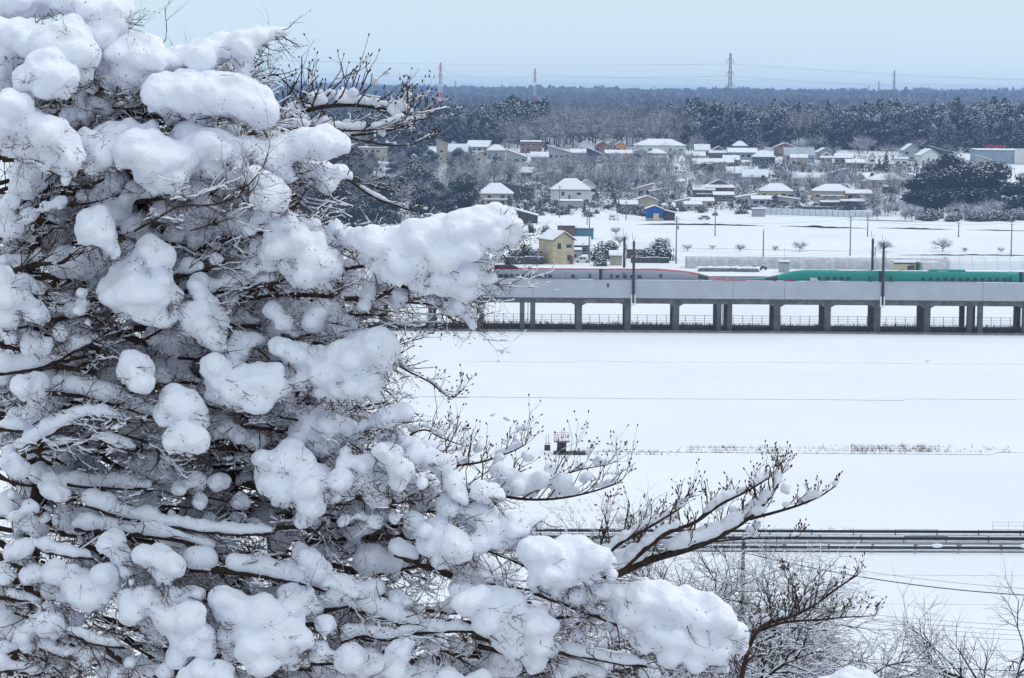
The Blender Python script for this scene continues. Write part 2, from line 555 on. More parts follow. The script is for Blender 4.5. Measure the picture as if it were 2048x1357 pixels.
# ------------------------------------------------------------------ overhead line masts
def mast(px, ybase, top, zfoot, label, near):
    Y = ybase
    x = P(px, 560, Y).x
    z0 = zfoot
    r = empty('railway_mast', (x, Y, z0), label, 'mast', 'overhead line masts on the viaduct')
    h = top - z0
    mb = MB()
    mb.tube([(0, 0, 0), (0, 0, h * .88)], [.26, .22], 10)
    mb.build('pole', ['darksteel'], r, True)
    mb = MB()
    for k in range(5):
        mb.box((0, 0, h * .2 + k * h * .16), (.29, .29, .05))
    mb.build('clamp', ['steel'], r)
    mb = MB()
    mb.tube([(.02, 0, h * .86), (-.28, 0, h * .93), (-.3, 0, h)], [.05, .05, .04], 6)
    mb.tube([(0, 0, h * .86), (.32, 0, h * .95)], [.04, .03], 6)
    mb.build('top_bracket', ['greysteel'], r)
    s = 1 if near else -1
    mb = MB()
    mb.tube([(0, 0, h * .72), (.25, s * 2.2, h * .78)], [.045, .04], 6)
    mb.tube([(0, 0, h * .55), (.25, s * 2.2, h * .76)], [.045, .04], 6)
    mb.tube([(.25, s * 2.2, h * .78), (.25, s * 2.4, h * .58)], [.03, .03], 6)
    mb.build('cantilever_arm', ['greysteel'], r)
    mb = MB()
    for z in (.66, .74): mb.tube([(.45, 0, h * z - .5), (.45, 0, h * z + .35)], [.05, .05], 6)
    mb.tube([(.45, 0, h * .35), (.45, 0, h * .66)], [.012, .012], 4)
    mb.build('insulator', ['greysteel'], r)
    if near:
        mb = MB(); mb.box((0, .05, .55), (.42, .22, .95)); mb.build('foot_bracket', ['white'], r)
    return r
for px, lab in ((666, 'hidden far left'), (1267, 'left'), (1766, 'right')):
    mast(px, VY - .32, 17.6, 5.1, 'dark railway mast on the near edge of the viaduct, ' + {'left': 'over the silver train', 'right': 'over the green train', 'hidden far left': 'behind the snowy tree'}[lab], True)
for px, lab in ((1248, 'behind the silver train, standing beside the near mast'), (1744, 'behind the green train, standing beside the near mast')):
    mast(px, VY + W + .4, 17.6, 5.1, 'dark railway mast ' + lab, False)
mb = MB()
for ty, z in ((2.3, 12.2), (2.3, 13.6), (8.4, 12.2), (8.4, 13.6)):
    pts = []
    for i in range(60):
        t = i / 59
        pts.append((lerp(vx0, vx1, t), VY + ty, z + (.5 * math.cos(2 * math.pi * t * 6) if z > 13 else 0)))
    mb.tube(pts, [.012] * 60, 4)
setp(mb.build('overhead_wire', ['steel']), 'thin overhead wires strung above the tracks', 'wire')

# ------------------------------------------------------------------ bullet trains
RAILZ = 7.45
TY = VY + 3.0
GREEN = mat('traingreen', (0.0, 0.235, 0.195), 0.4, 0.03, 1, 0, 1, 0.5)
SILVER = mat('trainsilver', (0.29, 0.31, 0.36), 0.4, 0.03, 1, 0, 1, 0.5)
TRED = mat('trainred', (0.42, 0.03, 0.055), 0.3, 0.03, 1, 0, 1, 0.5)
TWHITE = mat('trainwhite', (0.68, 0.68, 0.68), 0.35, 0.03, 1)
PINK = mat('trainpink', (0.42, 0.05, 0.13), 0.4)
def section(w, h, n=20):
    pts = []
    for k in range(n):
        t = math.pi * k / (n - 1)
        c, s = math.cos(t), math.sin(t)
        ex = .42
        pts.append((math.copysign(abs(c) ** ex, c) * w / 2, (abs(s) ** .62) * h))
    return pts
def train_car(root, length, nose, sgn, x0, prof, mats, winspec, split):
    """x runs from x0 (tip or end) in direction sgn; the nose is at x0 when nose > 0"""
    H, WD, BZ = 3.55, 3.3, .28
    st = []
    if nose > 0:
        N = 22
        for i in range(N + 1):
            t = i / N
            st.append((nose * t, prof(t)))
        st += [(nose + (length - nose) * k / 4, (1, 1)) for k in range(1, 5)]
    else:
        st = [(.25, (.97, .93)), (.4, (1, 1))] + [(lerp(.4, length - .4, k / 6), (1, 1)) for k in range(1, 7)] + [(length - .25, (.97, .93))]
    if nose > 0: st[-1] = (length - .25, (1, 1))
    mb = MB()
    n = 24
    rings = []
    for (d, (hh, ww)) in st:
        base = len(mb.v)
        for (yy, zz) in section(WD * ww, H * hh - BZ, n):
            mb.v.append((x0 + sgn * d, yy, BZ + zz))
        rings.append((base, hh))
    for (a, ha), (b, hb) in zip(rings, rings[1:]):
        for j in range(n - 1):
            z = (mb.v[a + j][2] + mb.v[b + j + 1][2]) / 2
            mb.f.append((a + j, a + j + 1, b + j + 1, b + j) if sgn < 0 else (a + j, b + j, b + j + 1, a + j + 1))
            mb.m.append(split(z, (ha + hb) / 2 * H))
        mb.f.append((a, b, b + n - 1, a + n - 1)); mb.m.append(3)
    for b, _ in (rings[0], rings[-1]):
        mb.f.append(tuple(b + j for j in range(n))); mb.m.append(0)
    car = mb.build('car', mats, root, True)
    for d in winspec:
        wm = MB()
        x = x0 + sgn * d
        for s in (-1, 1): wm.box((x, s * 1.652, 2.2), (.34, .02, .27))
        wm.build('window', ['glass'], car)
    for d in ((length - 1.9,) if nose > 0 else (1.9, length - 1.9)):
        wm = MB()
        x = x0 + sgn * d
        for s in (-1, 1):
            wm.box((x, s * 1.651, 1.85), (.42, .012, .95)); wm.box((x, s * 1.664, 2.25), (.2, .012, .35), 1)
        wm.build('door', [mats[0], 'glass'], car)
    if nose == 0 or True:
        gm = MB()
        gm.box((x0 + sgn * length, 0, 1.9), (.26, 1.35, 1.5))
        gm.build('gangway', ['darksteel'], car)
    bm_ = MB()
    for d in ([length * .2, length * .8] if not nose else [nose * .75, length - 4]):
        for k in (-1.2, 1.2):
            for s in (-.72, .72):
                bm_.tube([(x0 + sgn * (d + k), s - .07, .33), (x0 + sgn * (d + k), s + .07, .33)], [.42, .42], 14)
        bm_.box((x0 + sgn * d, 0, .45), (1.9, 1.1, .17))
    bm_.build('bogie', ['darksteel'], car)
    return car
# green train: long nose pointing left
def profE5(t):
    z = 0.46 + 0.54 * (0.42 * t ** 0.8 + 0.58 * (1 / (1 + math.exp(-11 * (t - .66))) )) / (0.42 + 0.58 * .977)
    return (min(1, z), min(1, .34 + .66 * t ** .5))
xt = P(1463, 556, TY).x
g = empty('bullet_train', (xt, TY, RAILZ), 'green bullet train with a long low nose on the viaduct', 'train')
e5split = lambda z, h: 2 if z < 1.52 else (1 if z < 1.78 else 0)
e5m = [GREEN, PINK, TWHITE, M['darksteel']]
c = train_car(g, 26.3, 13.5, 1, 0.0, profE5, e5m, [15.4, 16.9, 18.2, 19.4, 20.6], e5split)
def windscreen(parent, prof, nose, t0, t1, sgn, wf=.62):
    mb = MB(); N = 6; pr = None
    for i in range(N + 1):
        t = lerp(t0, t1, i / N)
        hh, ww = prof(t)
        row = []
        for k in range(9):
            a = math.pi * lerp(.16, .84, k / 8)
            c_, s_ = math.cos(a), math.sin(a)
            row.append((sgn * nose * t, math.copysign(abs(c_) ** .42, c_) * 3.3 * ww / 2 * 1.015, .28 + (3.55 * hh - .28) * (abs(s_) ** .62) * 1.012 + .01))
        if pr:
            for j in range(8): mb.poly([pr[j], pr[j + 1], row[j + 1], row[j]] if sgn < 0 else [pr[j], row[j], row[j + 1], pr[j + 1]])
        pr = row
    mb.build('windscreen', ['glass'], parent, True)
windscreen(c, profE5, 13.5, .44, .60, 1)
mb = MB()
for s in (-1, 1): mb.box((14.6, s * 1.655, 1.95), (.75, .014, .30))
mb.build('emblem', ['white'], c)
for k in range(3):
    c = train_car(g, 25.0, 0, 1, 26.3 + 25.0 * k, None, e5m, [3.4 + i * 1.02 for i in range(19)] if k == 1 else [7.6 + i * 1.32 for i in range(12)], e5split)
for s in (1,):
    mb = MB(); mb.box((26.3 + 12, 0, 3.62), (3.2, .9, .16)); mb.build('pantograph_cover', [GREEN], c)
# silver and red train: nose pointing right
def profE6(t):
    z = 0.46 + 0.54 * (0.62 * t ** 0.75 + 0.38 * (1 / (1 + math.exp(-12 * (t - .36))))) / (0.62 + .38 * .999)
    return (min(1, z), min(1, .34 + .66 * t ** .5))
g6 = empty('bullet_train', (xt - .3, TY, RAILZ), 'silver bullet train with a red roof line and pointed nose', 'train')
e6split = lambda z, h: 1 if (z > h - .26 or z < .5) else 0
e6m = [SILVER, TRED, TRED, M['darksteel']]
c = train_car(g6, 23.1, 13.0, -1, 0.0, profE6, e6m, [16.2 + i * 1.3 for i in range(4)], e6split)
windscreen(c, profE6, 13.0, .30, .44, -1)
mb = MB()
for s in (-1, 1): mb.box((-12.4, s * 1.6, 2.4), (.2, .03, .3)); mb.box((-19, s * 1.664, 2.75), (.4, .02, .06))
mb.build('side_mark', ['glass'], c)
for k in range(4):
    c = train_car(g6, 20.5, 0, -1, -23.1 - 20.5 * k, None, e6m, [5 if False else 4.9] + [9.0 + .97 * i for i in range(10)], e6split)
    if k == 0:
        mb = MB()
        x = -23.1 - 17.8
        mb.poly([(x - 3.2, -1.2, 3.5), (x + 3.2, -1.2, 3.5), (x + 2.2, -1.0, 3.98), (x - 2.6, -1.0, 3.98)])
        mb.poly([(x - 3.2, 1.2, 3.5), (x - 2.6, 1.0, 3.98), (x + 2.2, 1.0, 3.98), (x + 3.2, 1.2, 3.5)])
        mb.poly([(x - 2.6, -1.0, 3.98), (x + 2.2, -1.0, 3.98), (x + 2.2, 1.0, 3.98), (x - 2.6, 1.0, 3.98)])
        mb.poly([(x + 3.2, -1.2, 3.5), (x + 3.2, 1.2, 3.5), (x + 2.2, 1.0, 3.98), (x + 2.2, -1.0, 3.98)])
        mb.build('pantograph_cover', ['darksteel'], c)
sn = MB(); rng = random.Random(4)
for root, sgn, L0, n in ((g, 1, 26.3, 75), (g6, -1, 23.1, 60)):
    sn = MB()
    x = L0 * .75
    while x < n:
        l = rng.uniform(.6, 2.2)
        sn.ball((sgn * x, rng.uniform(-.3, .3), 3.535), (l, .8, .07), ICO2)
        x += l * rng.uniform(1, 2)
    sn.build('roof_snow', ['snow'], root, True)
# ------------------------------------------------------------------ houses
WALLS = {
 'tan': (0.42, 0.36, 0.28), 'beige': (0.50, 0.44, 0.35), 'white': (0.62, 0.62, 0.60), 'grey': (0.34, 0.35, 0.37), 'brown': (0.15, 0.095, 0.07),
 'redbrown': (0.25, 0.13, 0.09), 'orange': (0.60, 0.27, 0.12), 'blue': (0.03, 0.10, 0.33), 'navy': (0.05, 0.07, 0.11), 'dark': (0.07, 0.065, 0.065),
 'yellow': (0.50, 0.42, 0.27), 'teal': (0.09, 0.19, 0.24), 'bluegrey': (0.26, 0.31, 0.37), 'orangebrown': (0.30, 0.17, 0.08), 'green': (0.03, 0.22, 0.13)}
for k, c in WALLS.items(): M['wall_' + k] = mat('wall_' + k, c, 0.85, 0.10, 0.8, 0.1, 8, 0.2)
M['darkroof'] = mat('darkroof', (0.06, 0.06, 0.07), 0.7, 0.2, 1.5)
M['greyroof'] = mat('greyroof', (0.40, 0.43, 0.48), 0.7, 0.12, 0.5, 0.1, 3)

def roof_faces(typ, W, D, z0, h):
    """list of roof polygons (counter clockwise seen from above)"""
    a, b = W / 2, D / 2
    if typ == 'flat':
        return [[(-a, -b, z0 + .15), (a, -b, z0 + .15), (a, b, z0 + .15 + h * .3), (-a, b, z0 + .15 + h * .3)]]
    if typ == 'side':
        return [[(-a, -b, z0), (a, -b, z0), (a, 0, z0 + h), (-a, 0, z0 + h)], [(-a, 0, z0 + h), (a, 0, z0 + h), (a, b, z0), (-a, b, z0)]]
    if typ == 'front':
        return [[(-a, -b, z0), (0, -b, z0 + h), (0, b, z0 + h), (-a, b, z0)], [(0, -b, z0 + h), (a, -b, z0), (a, b, z0), (0, b, z0 + h)]]
    if typ == 'shedR':
        return [[(-a, -b, z0 + h), (a, -b, z0), (a, b, z0), (-a, b, z0 + h)]]
    if typ == 'shedL':
        return [[(-a, -b, z0), (a, -b, z0 + h), (a, b, z0 + h), (-a, b, z0)]]
    r = max(a - b * 1.0, a * .18)
    if typ == 'irimoya':
        r = a * .55
    if typ == 'hip' or typ == 'irimoya':
        f = [[(-a, -b, z0), (a, -b, z0), (r, 0, z0 + h), (-r, 0, z0 + h)], [(a, b, z0), (-a, b, z0), (-r, 0, z0 + h), (r, 0, z0 + h)],
             [(a, -b, z0), (a, b, z0), (r, 0, z0 + h)], [(-a, b, z0), (-a, -b, z0), (-r, 0, z0 + h)]]
        if typ == 'irimoya':
            f = [[(-a, -b, z0), (a, -b, z0), (a * .86, -b * .35, z0 + h * .35), (-a * .86, -b * .35, z0 + h * .35)],
                 [(a, b, z0), (-a, b, z0), (-a * .86, b * .35, z0 + h * .35), (a * .86, b * .35, z0 + h * .35)],
                 [(a, -b, z0), (a, b, z0), (a * .86, b * .35, z0 + h * .35), (a * .86, -b * .35, z0 + h * .35)],
                 [(-a, b, z0), (-a, -b, z0), (-a * .86, -b * .35, z0 + h * .35), (-a * .86, b * .35, z0 + h * .35)],
                 [(-a * .72, -b * .45, z0 + h * .38), (0, -b * .45, z0 + h), (0, b * .4, z0 + h), (-a * .72, b * .4, z0 + h * .38)],
                 [(0, -b * .45, z0 + h), (a * .72, -b * .45, z0 + h * .38), (a * .72, b * .4, z0 + h * .38), (0, b * .4, z0 + h)]]
        return f
def slab(mb, faces, dz, th, mi=0):
    for f in faces:
        top = [(x, y, z + dz + th) for x, y, z in f]
        bot = [(x, y, z + dz) for x, y, z in f]
        mb.poly(top, mi)
        mb.poly(bot[::-1], mi)
        n = len(f)
        for i in range(n):
            j = (i + 1) % n
            mb.poly([bot[i], bot[j], top[j], top[i]], mi)

def house(label, x0, x1, yt, ye, yb, typ='side', wall='beige', yaw=0, cat='house', name='house', snow=True, deep=None, wins=True, group='houses of the snowy town', door=True, loc=None, roofm=None):
    p = G((x0 + x1) / 2, yb) if loc is None else loc
    s = F / p.y
    W = (x1 - x0) / s
    He = max(2.2, (yb - ye) / s)
    Hr = max(.35, (ye - yt) / s)
    Dp = deep or max(4.0, min(11.0, W * .75))
    if typ == 'side': Hr = max(.5, Hr - .02 * Dp)
    rng = random.Random(int(x0 * 7 + yt * 3))
    r = empty(name, p, label, cat, group, R(yaw))
    w2, d2 = W / 2 - (.45 if typ != 'flat' else .12), Dp / 2 - (.45 if typ != 'flat' else .12)
    mb = MB()
    mb.box((0, 0, He / 2 - .3), (w2, d2, He / 2 + .3))
    k = w2 / (W / 2)
    if typ == 'front':
        for y in (-d2, d2):
            tri = [(-w2, y, He), (w2, y, He), (0, y, He + Hr * .97)]
            mb.poly(tri if y < 0 else tri[::-1])
    elif typ == 'side':
        for x in (-w2, w2):
            tri = [(x, -d2, He), (x, d2, He), (x, 0, He + Hr * .97)]
            mb.poly(tri if x > 0 else tri[::-1])
    elif typ in ('shedR', 'shedL'):
        q = -1 if typ == 'shedR' else 1
        for y in (-d2, d2):
            tri = [(-w2, y, He), (w2, y, He), (q * w2, y, He + Hr * .97)]
            mb.poly(tri if y < 0 else tri[::-1])
        quad = [(q * w2, -d2, He), (q * w2, d2, He), (q * w2, d2, He + Hr * .97), (q * w2, -d2, He + Hr * .97)]
        mb.poly(quad if q > 0 else quad[::-1])
    elif typ == 'irimoya':
        for y in (-Dp * .2, Dp * .18):
            tri = [(-w2 * .70, y, He + Hr * .36), (w2 * .70, y, He + Hr * .36), (0, y, He + Hr * .95)]
            mb.poly(tri if y < 0 else tri[::-1])
    mb.build('wall', ['wall_' + wall], r)
    fs = roof_faces(typ, W, Dp, He, Hr)
    mb = MB(); slab(mb, fs, 0.01, .13)
    rf = mb.build('roof', [roofm or 'darkroof'], r)
    if snow:
        mb = MB()
        cx = 0
        th = rng.uniform(.20, .34)
        slab(mb, [[(x * .985, y * .985, z) for x, y, z in f] for f in fs], .143, th)
        mb.build('snow_cover', ['snowroof'], rf)
    if wins:
        fl = 1 if He < 4.3 else 2
        n = max(1, min(5, int(W / 2.6)))
        for i in range(fl):
            zc = (He * (i + .52) / fl) + .1
            for j in range(n):
                if rng.random() < .18 and n > 1: continue
                xw = w2 * 2 * ((j + .5) / n - .5) + rng.uniform(-.2, .2)
                ww, wh = rng.choice([.55, .8, .95]), rng.choice([.45, .6, .75])
                ww = min(ww, w2 * .6 / n + .2); wh = min(wh, He / fl * .3)
                mb = MB()
                mb.box((xw, -d2 - .02, zc), (ww + .07, .04, wh + .07), 1)
                mb.box((xw, -d2 - .05, zc), (ww, .025, wh), 0)
                mb.build('window', ['glass', 'white'], r)
        if door and W > 5:
            mb = MB(); xd = w2 * rng.choice([-.75, .72])
            mb.box((xd, -d2 - .03, 1.0), (.45, .06, 1.0)); mb.build('door', ['wood'], r)
    if W > 8 and typ in ('side', 'hip', 'irimoya') and He > 3 and rng.random() < .5:
        mb = MB()
        sf = [[(-W * .32, -d2 - 1.0, He * .52), (W * .32, -d2 - 1.0, He * .52), (W * .32, -d2 + .02, He * .60), (-W * .32, -d2 + .02, He * .60)]]
        slab(mb, sf, 0, .12, 0); slab(mb, sf, .125, .18, 1)
        mb.build('porch_roof', ['darkroof', 'snowroof'], r)
    if rng.random() < .35 and W > 6:
        mb = MB(); mb.tube([(W * .2, 0, He + Hr * .8), (W * .2, 0, He + Hr + 2.0)], [.03, .03], 4)
        mb.tube([(W * .2 - .6, 0, He + Hr + 1.9), (W * .2 + .6, 0, He + Hr + 1.9)], [.02, .02], 4)
        mb.build('aerial', ['steel'], r)
    return r

H = house
# far row below the wood, left to right
H('flat roofed tan apartment block seen through the budding twigs', 716, 776, 294, 297, 322, 'flat', 'tan', 0, deep=9)
H('tall tan house with a one-slope roof falling to the right, leftmost below the dark wood', 872, 917, 281, 296, 326, 'shedR', 'tan', 8)
H('pale house with a stepped snowy roof in front of the tall tan house', 896, 938, 289, 305, 333, 'side', 'beige', -6)
H('grey tan gabled house right of the stepped snowy roof', 935, 984, 282, 295, 314, 'side', 'tan', -18)
H('small cream house with white edged gable and a wide dark window', 938, 974, 306, 315, 336, 'front', 'beige', 4)
H('grey hip roofed house partly behind the dark round tree', 972, 1013, 291, 302, 318, 'hip', 'grey', 0)
H('grey house with a long steep snowy slope left of the flat brown house', 1010, 1056, 300, 316, 326, 'shedR', 'grey', 0)
H('brown box house with a thin flat snowy roof against the wood', 1040, 1084, 280, 285, 306, 'flat', 'redbrown', 0, deep=8)
H('low white roofed annex below the brown box house', 1060, 1098, 308, 318, 325, 'side', 'grey', 0)
H('grey house with a one-slope roof falling to the right, above the long grey wall', 1094, 1142, 292, 306, 321, 'shedR', 'grey', 0)
H('low house with two bands of white roof beside the dark blue house', 1139, 1182, 299, 307, 320, 'side', 'grey', 0)
H('dark blue house with a white sloping roof, nearest to the end of the grey wall', 1171, 1208, 296, 310, 326, 'shedR', 'navy', 0)
H('pale gabled house at the wood edge left of a brown gable', 1155, 1190, 283, 291, 306, 'front', 'white', 0)
H('brown gabled house at the wood edge left of the orange house', 1188, 1222, 283, 293, 306, 'front', 'redbrown', 0)
H('narrow grey gabled house close behind the orange house', 1215, 1238, 280, 289, 304, 'front', 'grey', 0)
H('small bright orange gabled house', 1229, 1254, 284, 292, 306, 'front', 'orange', 0)
H('low peach house with a wide snowy roof below the orange house', 1208, 1264, 301, 308, 322, 'side', 'orange', 0)
H('large long white roofed hall, widest roof along the wood edge', 1266, 1372, 280, 292, 308, 'hip', 'white', 0, cat='hall', deep=14)
H('grey gabled house below the left end of the long hall', 1267, 1294, 299, 305, 322, 'front', 'grey', 0)
H('house with a low snowy pyramid roof below the long hall', 1294, 1334, 300, 308, 324, 'hip', 'tan', 0)
H('house showing a plain white rectangle of roof right of the long hall', 1387, 1420, 290, 302, 313, 'side', 'grey', 0)
H('house with a wide white roof just under the plain white rectangle', 1369, 1411, 304, 313, 325, 'side', 'beige', 0)
H('house with a dark triangular gable set in a white hip roof, upper town', 1417, 1456, 294, 307, 318, 'irimoya', 'brown', 0)
H('dark walled barn under a clean white roof, middle of the upper town', 1383, 1424, 321, 332, 339, 'side', 'dark', 0)
H('long low white roof right of the dark walled barn', 1421, 1467, 318, 326, 337, 'side', 'grey', 0)
H('small white roof above the long low one', 1444, 1479, 312, 321, 331, 'side', 'grey', 0)
H('little hip roofed house by the foot of the grey pylon', 1464, 1495, 284, 293, 304, 'hip', 'brown', 0)
H('long white roofed house just right of the grey pylon foot', 1453, 1514, 297, 306, 318, 'side', 'bluegrey', 0)
H('dark walled hip roofed house above the left end of the long hedge', 1504, 1550, 303, 315, 327, 'hip', 'navy', 0)
H('brown gabled house behind the big grey roof', 1546, 1592, 287, 296, 312, 'front', 'redbrown', -5)
H('big house with a grey roof almost free of snow', 1566, 1628, 295, 311, 324, 'side', 'bluegrey', 0, snow=False, roofm='greyroof')
H('cream house with a white strip of roof in front of the big grey roof', 1578, 1615, 310, 317, 336, 'side', 'beige', 0)
H('grey gabled house right of the big grey roof', 1630, 1664, 297, 306, 320, 'front', 'grey', 8)
H('small brown house with a white hip and gable roof beside the hedge', 1639, 1665, 307, 317, 328, 'irimoya', 'orangebrown', 0)
H('house with a snowy roof kinked like an open book', 1668, 1708, 308, 317, 328, 'side', 'redbrown', -12)
H('long white roofed shed behind the right end of the hedge', 1689, 1729, 320, 327, 337, 'side', 'beige', 0)
H('tiny white house alone before the wood', 1735, 1751, 307, 318, 327, 'front', 'white', 0)
H('small white house with a dark gable left of the great evergreens', 1787, 1816, 310, 319, 333, 'irimoya', 'white', 0)
H('grey gabled house at the wood edge above the great evergreens', 1801, 1838, 289, 302, 322, 'front', 'grey', 10)
H('white edged double gabled house left of the great evergreens', 1832, 1878, 299, 312, 330, 'front', 'white', 14)
H('dark house with a one-slope white roof behind the double gables', 1855, 1897, 293, 304, 318, 'shedR', 'navy', 0)
H('small gabled house right of the great evergreens below the grey store', 1952, 1982, 312, 321, 333, 'shedR', 'grey', 0)
store = H('large flat roofed dark grey store with red roof lettering', 1946, 2075, 299, 302, 326, 'flat', 'bluegrey', 0, 'store', 'store', deep=16, wins=False)
ps = F / store.location.y
sgm = MB(); rng = random.Random(8)
for i, wd in enumerate((1.1, .5, 1.2, 1.0, .9, .5, 1.2)):
    x = -10.6 + i * 1.35
    zb0 = 27 / ps + .6
    for q in range(3):
        if rng.random() < .8: sgm.box((x - .35 + q * .35, -7.4, zb0 + .75), (.10, .08, .7))
    for q in (0.1, .75, 1.35):
        if rng.random() < .7: sgm.box((x, -7.4, zb0 + q), (.45, .075, .10))
sgm.build('sign', ['red'], store)
mb = MB(); mb.box((4.6, -8.2, 3.2), (2.2, .5, 3.4)); mb.build('entrance_tower', ['wall_white'], store)
mb = MB(); mb.box((9.6, -8.2, 2.2), (1.6, .5, 1.4)); mb.build('sign_board', ['white'], store)
# middle of the town
H('flat lying white roof on the slope above the trees, left of the shed roofs', 1040, 1068, 339, 349, 357, 'side', 'grey', -14)
H('long low shed roof slanting between bare trees', 1068, 1108, 343, 352, 361, 'shedL', 'grey', 0)
H('broad white hip roof among bare trees right of the slanting shed', 1106, 1148, 338, 346, 356, 'hip', 'grey', 0)
H('tan walled house with a broad white hip roof, left of the big white house', 955, 1028, 368, 388, 411, 'hip', 'tan', 0, deep=10)
H('dark brown roofed barn with hardly any snow behind the tan hip roofed house', 1000, 1070, 366, 378, 398, 'shedR', 'dark', 0, snow=False)
H('big white house with a wide snowy hip roof, tallest of the middle town', 1100, 1182, 359, 380, 410, 'hip', 'white', 0, deep=11)
H('gabled wing with dark edges behind the right side of the big white house', 1150, 1194, 361, 375, 400, 'front', 'white', 0)
H('brown slatted annex with a thin white roof before the big white house', 1122, 1162, 380, 384, 408, 'flat', 'brown', 0, deep=4, cat='annex')
H('low long roof at the foot of the big white house', 1116, 1166, 401, 407, 416, 'flat', 'grey', 0, deep=5, cat='shed', wins=False)
H('slanting snowy shed roof under the bare trees left of the gabled tan shed', 1272, 1306, 368, 378, 392, 'shedL', 'tan', 0)
H('grey house side with a sloping snow roof above the gabled tan shed', 1297, 1334, 377, 384, 398, 'shedL', 'grey', 0)
H('gabled tan shed just behind the blue shed', 1269, 1316, 393, 401, 420, 'front', 'tan', 0, cat='shed', wins=False)
bsh = H('bright blue gabled shed with a pale door at the edge of the field', 1289, 1327, 412, 419, 442, 'front', 'blue', 0, cat='shed', name='shed', wins=False)
mb = MB(); mb.box((.5, -3.05, 1.3), (.95, .06, 1.3)); mb.build('door', ['wall_beige'], bsh)
mb = MB(); mb.box((0, -3.0, .35), (2.9, .05, .65)); mb.build('plinth', ['wall_tan'], bsh)
H('low dark shed with white roof touching the blue shed on the right', 1322, 1352, 420, 427, 441, 'shedR', 'dark', 0, cat='shed', wins=False)
H('small pale shed roof left of the blue shed', 1233, 1276, 404, 412, 422, 'side', 'grey', 0, cat='shed', wins=False)
H('small slanting roof left of the long low farm roofs', 1349, 1380, 398, 405, 416, 'shedL', 'grey', 0)
H('long low farm roof in front of the gabled farmhouse', 1375, 1428, 396, 403, 416, 'side', 'tan', 0)
H('second low farm roof nearer to the field', 1366, 1404, 406, 412, 422, 'side', 'beige', 0, cat='shed')
H('brown walled wing with a straight white roof left of the gabled farmhouse', 1383, 1430, 371, 381, 397, 'side', 'brown', 0)
H('farmhouse with a dark triangular gable in a large white roof', 1408, 1468, 360, 376, 397, 'irimoya', 'brown', 0)
H('low white porch shed before the gabled farmhouse', 1424, 1468, 386, 392, 402, 'side', 'brown', 0, cat='shed')
H('white roof sloping left at the left end of the town hedge', 1450, 1516, 338, 351, 358, 'side', 'grey', 0)
H('pair of snowy slopes under the town hedge', 1484, 1538, 341, 356, 366, 'side', 'grey', -10)
H('cream house with a neat snowy pyramid roof and two dark windows', 1517, 1586, 369, 383, 400, 'hip', 'yellow', 0, deep=9)
H('small shed roof at the lower left of the neat pyramid roof', 1470, 1513, 389, 396, 407, 'shedL', 'tan', 0, cat='shed')
H('low outbuilding directly before the neat pyramid roof', 1500, 1544, 394, 401, 411, 'side', 'grey', 0, cat='shed')
H('low lean-to right of the neat pyramid roof', 1552, 1600, 396, 402, 411, 'shedR', 'grey', 0, cat='shed')
H('wide house with a broad shallow snowy hip roof and dark eaves', 1623, 1705, 370, 383, 402, 'hip', 'tan', 0, deep=10)
H('orange brown house joined to the broad shallow hip roof', 1688, 1742, 381, 388, 412, 'side', 'orangebrown', 0)
H('very long white roof below the town hedge', 1582, 1654, 347, 358, 368, 'side', 'white', 0)
H('blue grey gabled house at the right end of the very long white roof', 1648, 1692, 338, 350, 366, 'shedL', 'bluegrey', 0)
H('low hip of snow between the long white roof and the broad hip roof', 1614, 1664, 361, 369, 379, 'hip', 'grey', 0)
H('long house with a tilted snowy roof left of the great evergreens', 1733, 1812, 349, 361, 374, 'hip', 'tan', 0)
H('dark open sided shed with a flat white roof behind the white fence', 1680, 1730, 400, 404, 420, 'flat', 'dark', 0, cat='shed', wins=False, deep=6)
H('small dark store shed left of the open sided shed', 1640, 1682, 404, 408, 418, 'flat', 'dark', 0, cat='shed', wins=False, deep=5)
H('grey concrete box hut at the left end of the white fence', 1503, 1530, 417, 420, 434, 'flat', 'grey', 0, cat='hut', wins=False, deep=3)
H('low dark hut with snow beside the small white house', 1766, 1796, 371, 376, 386, 'flat', 'dark', 0, cat='shed', wins=False)
H('tan corner of a house at the right edge behind the hedge', 2036, 2070, 386, 394, 416, 'side', 'orange', 0)
# around the yellow house
H('yellow two storey house with a snowy gable roof beside the railway', 1086, 1139, 463, 480, 527, 'front', 'yellow', 24, deep=9.5)
H('steep dark roof edge showing behind the tip of the snowy branch', 1008, 1078, 414, 432, 446, 'shedR', 'dark', 0)
H('flat roofed dark brick building behind the yellow house', 1114, 1150, 451, 453, 478, 'flat', 'brown', 0, wins=False, deep=5)
H('teal blue shed with a flat white roof behind the yellow house', 1147, 1187, 451, 458, 478, 'flat', 'teal', 0, cat='shed', wins=False, deep=7)
H('dark barn with a large white roof right of the yellow house', 1130, 1182, 475, 491, 508, 'side', 'dark', 0, cat='barn', deep=7)
H('grey lean-to garage touching the yellow house', 1132, 1164, 496, 502, 522, 'flat', 'grey', 0, cat='garage', deep=5)
H('little tan shed with a white roof between two evergreen shrubs', 1217, 1247, 503, 512, 531, 'side', 'tan', 0, cat='shed', wins=False)
H('dark wooden house with a clean white roof behind the left railway masts', 1252, 1308, 487, 500, 517, 'side', 'dark', -14)
H('tan prefab office hut beyond the green train', 1786, 1830, 524, 528, 546, 'flat', 'yellow', 0, cat='hut', deep=3)
H('small green box hut right of the tan prefab hut', 1828, 1840, 527, 529, 545, 'flat', 'green', 0, cat='hut', deep=2, wins=False)
hut = H('grey hut with an aerial pole above the nose of the green train', 1557, 1579, 525, 528, 545, 'flat', 'grey', 0, cat='hut', deep=2.5, wins=False)
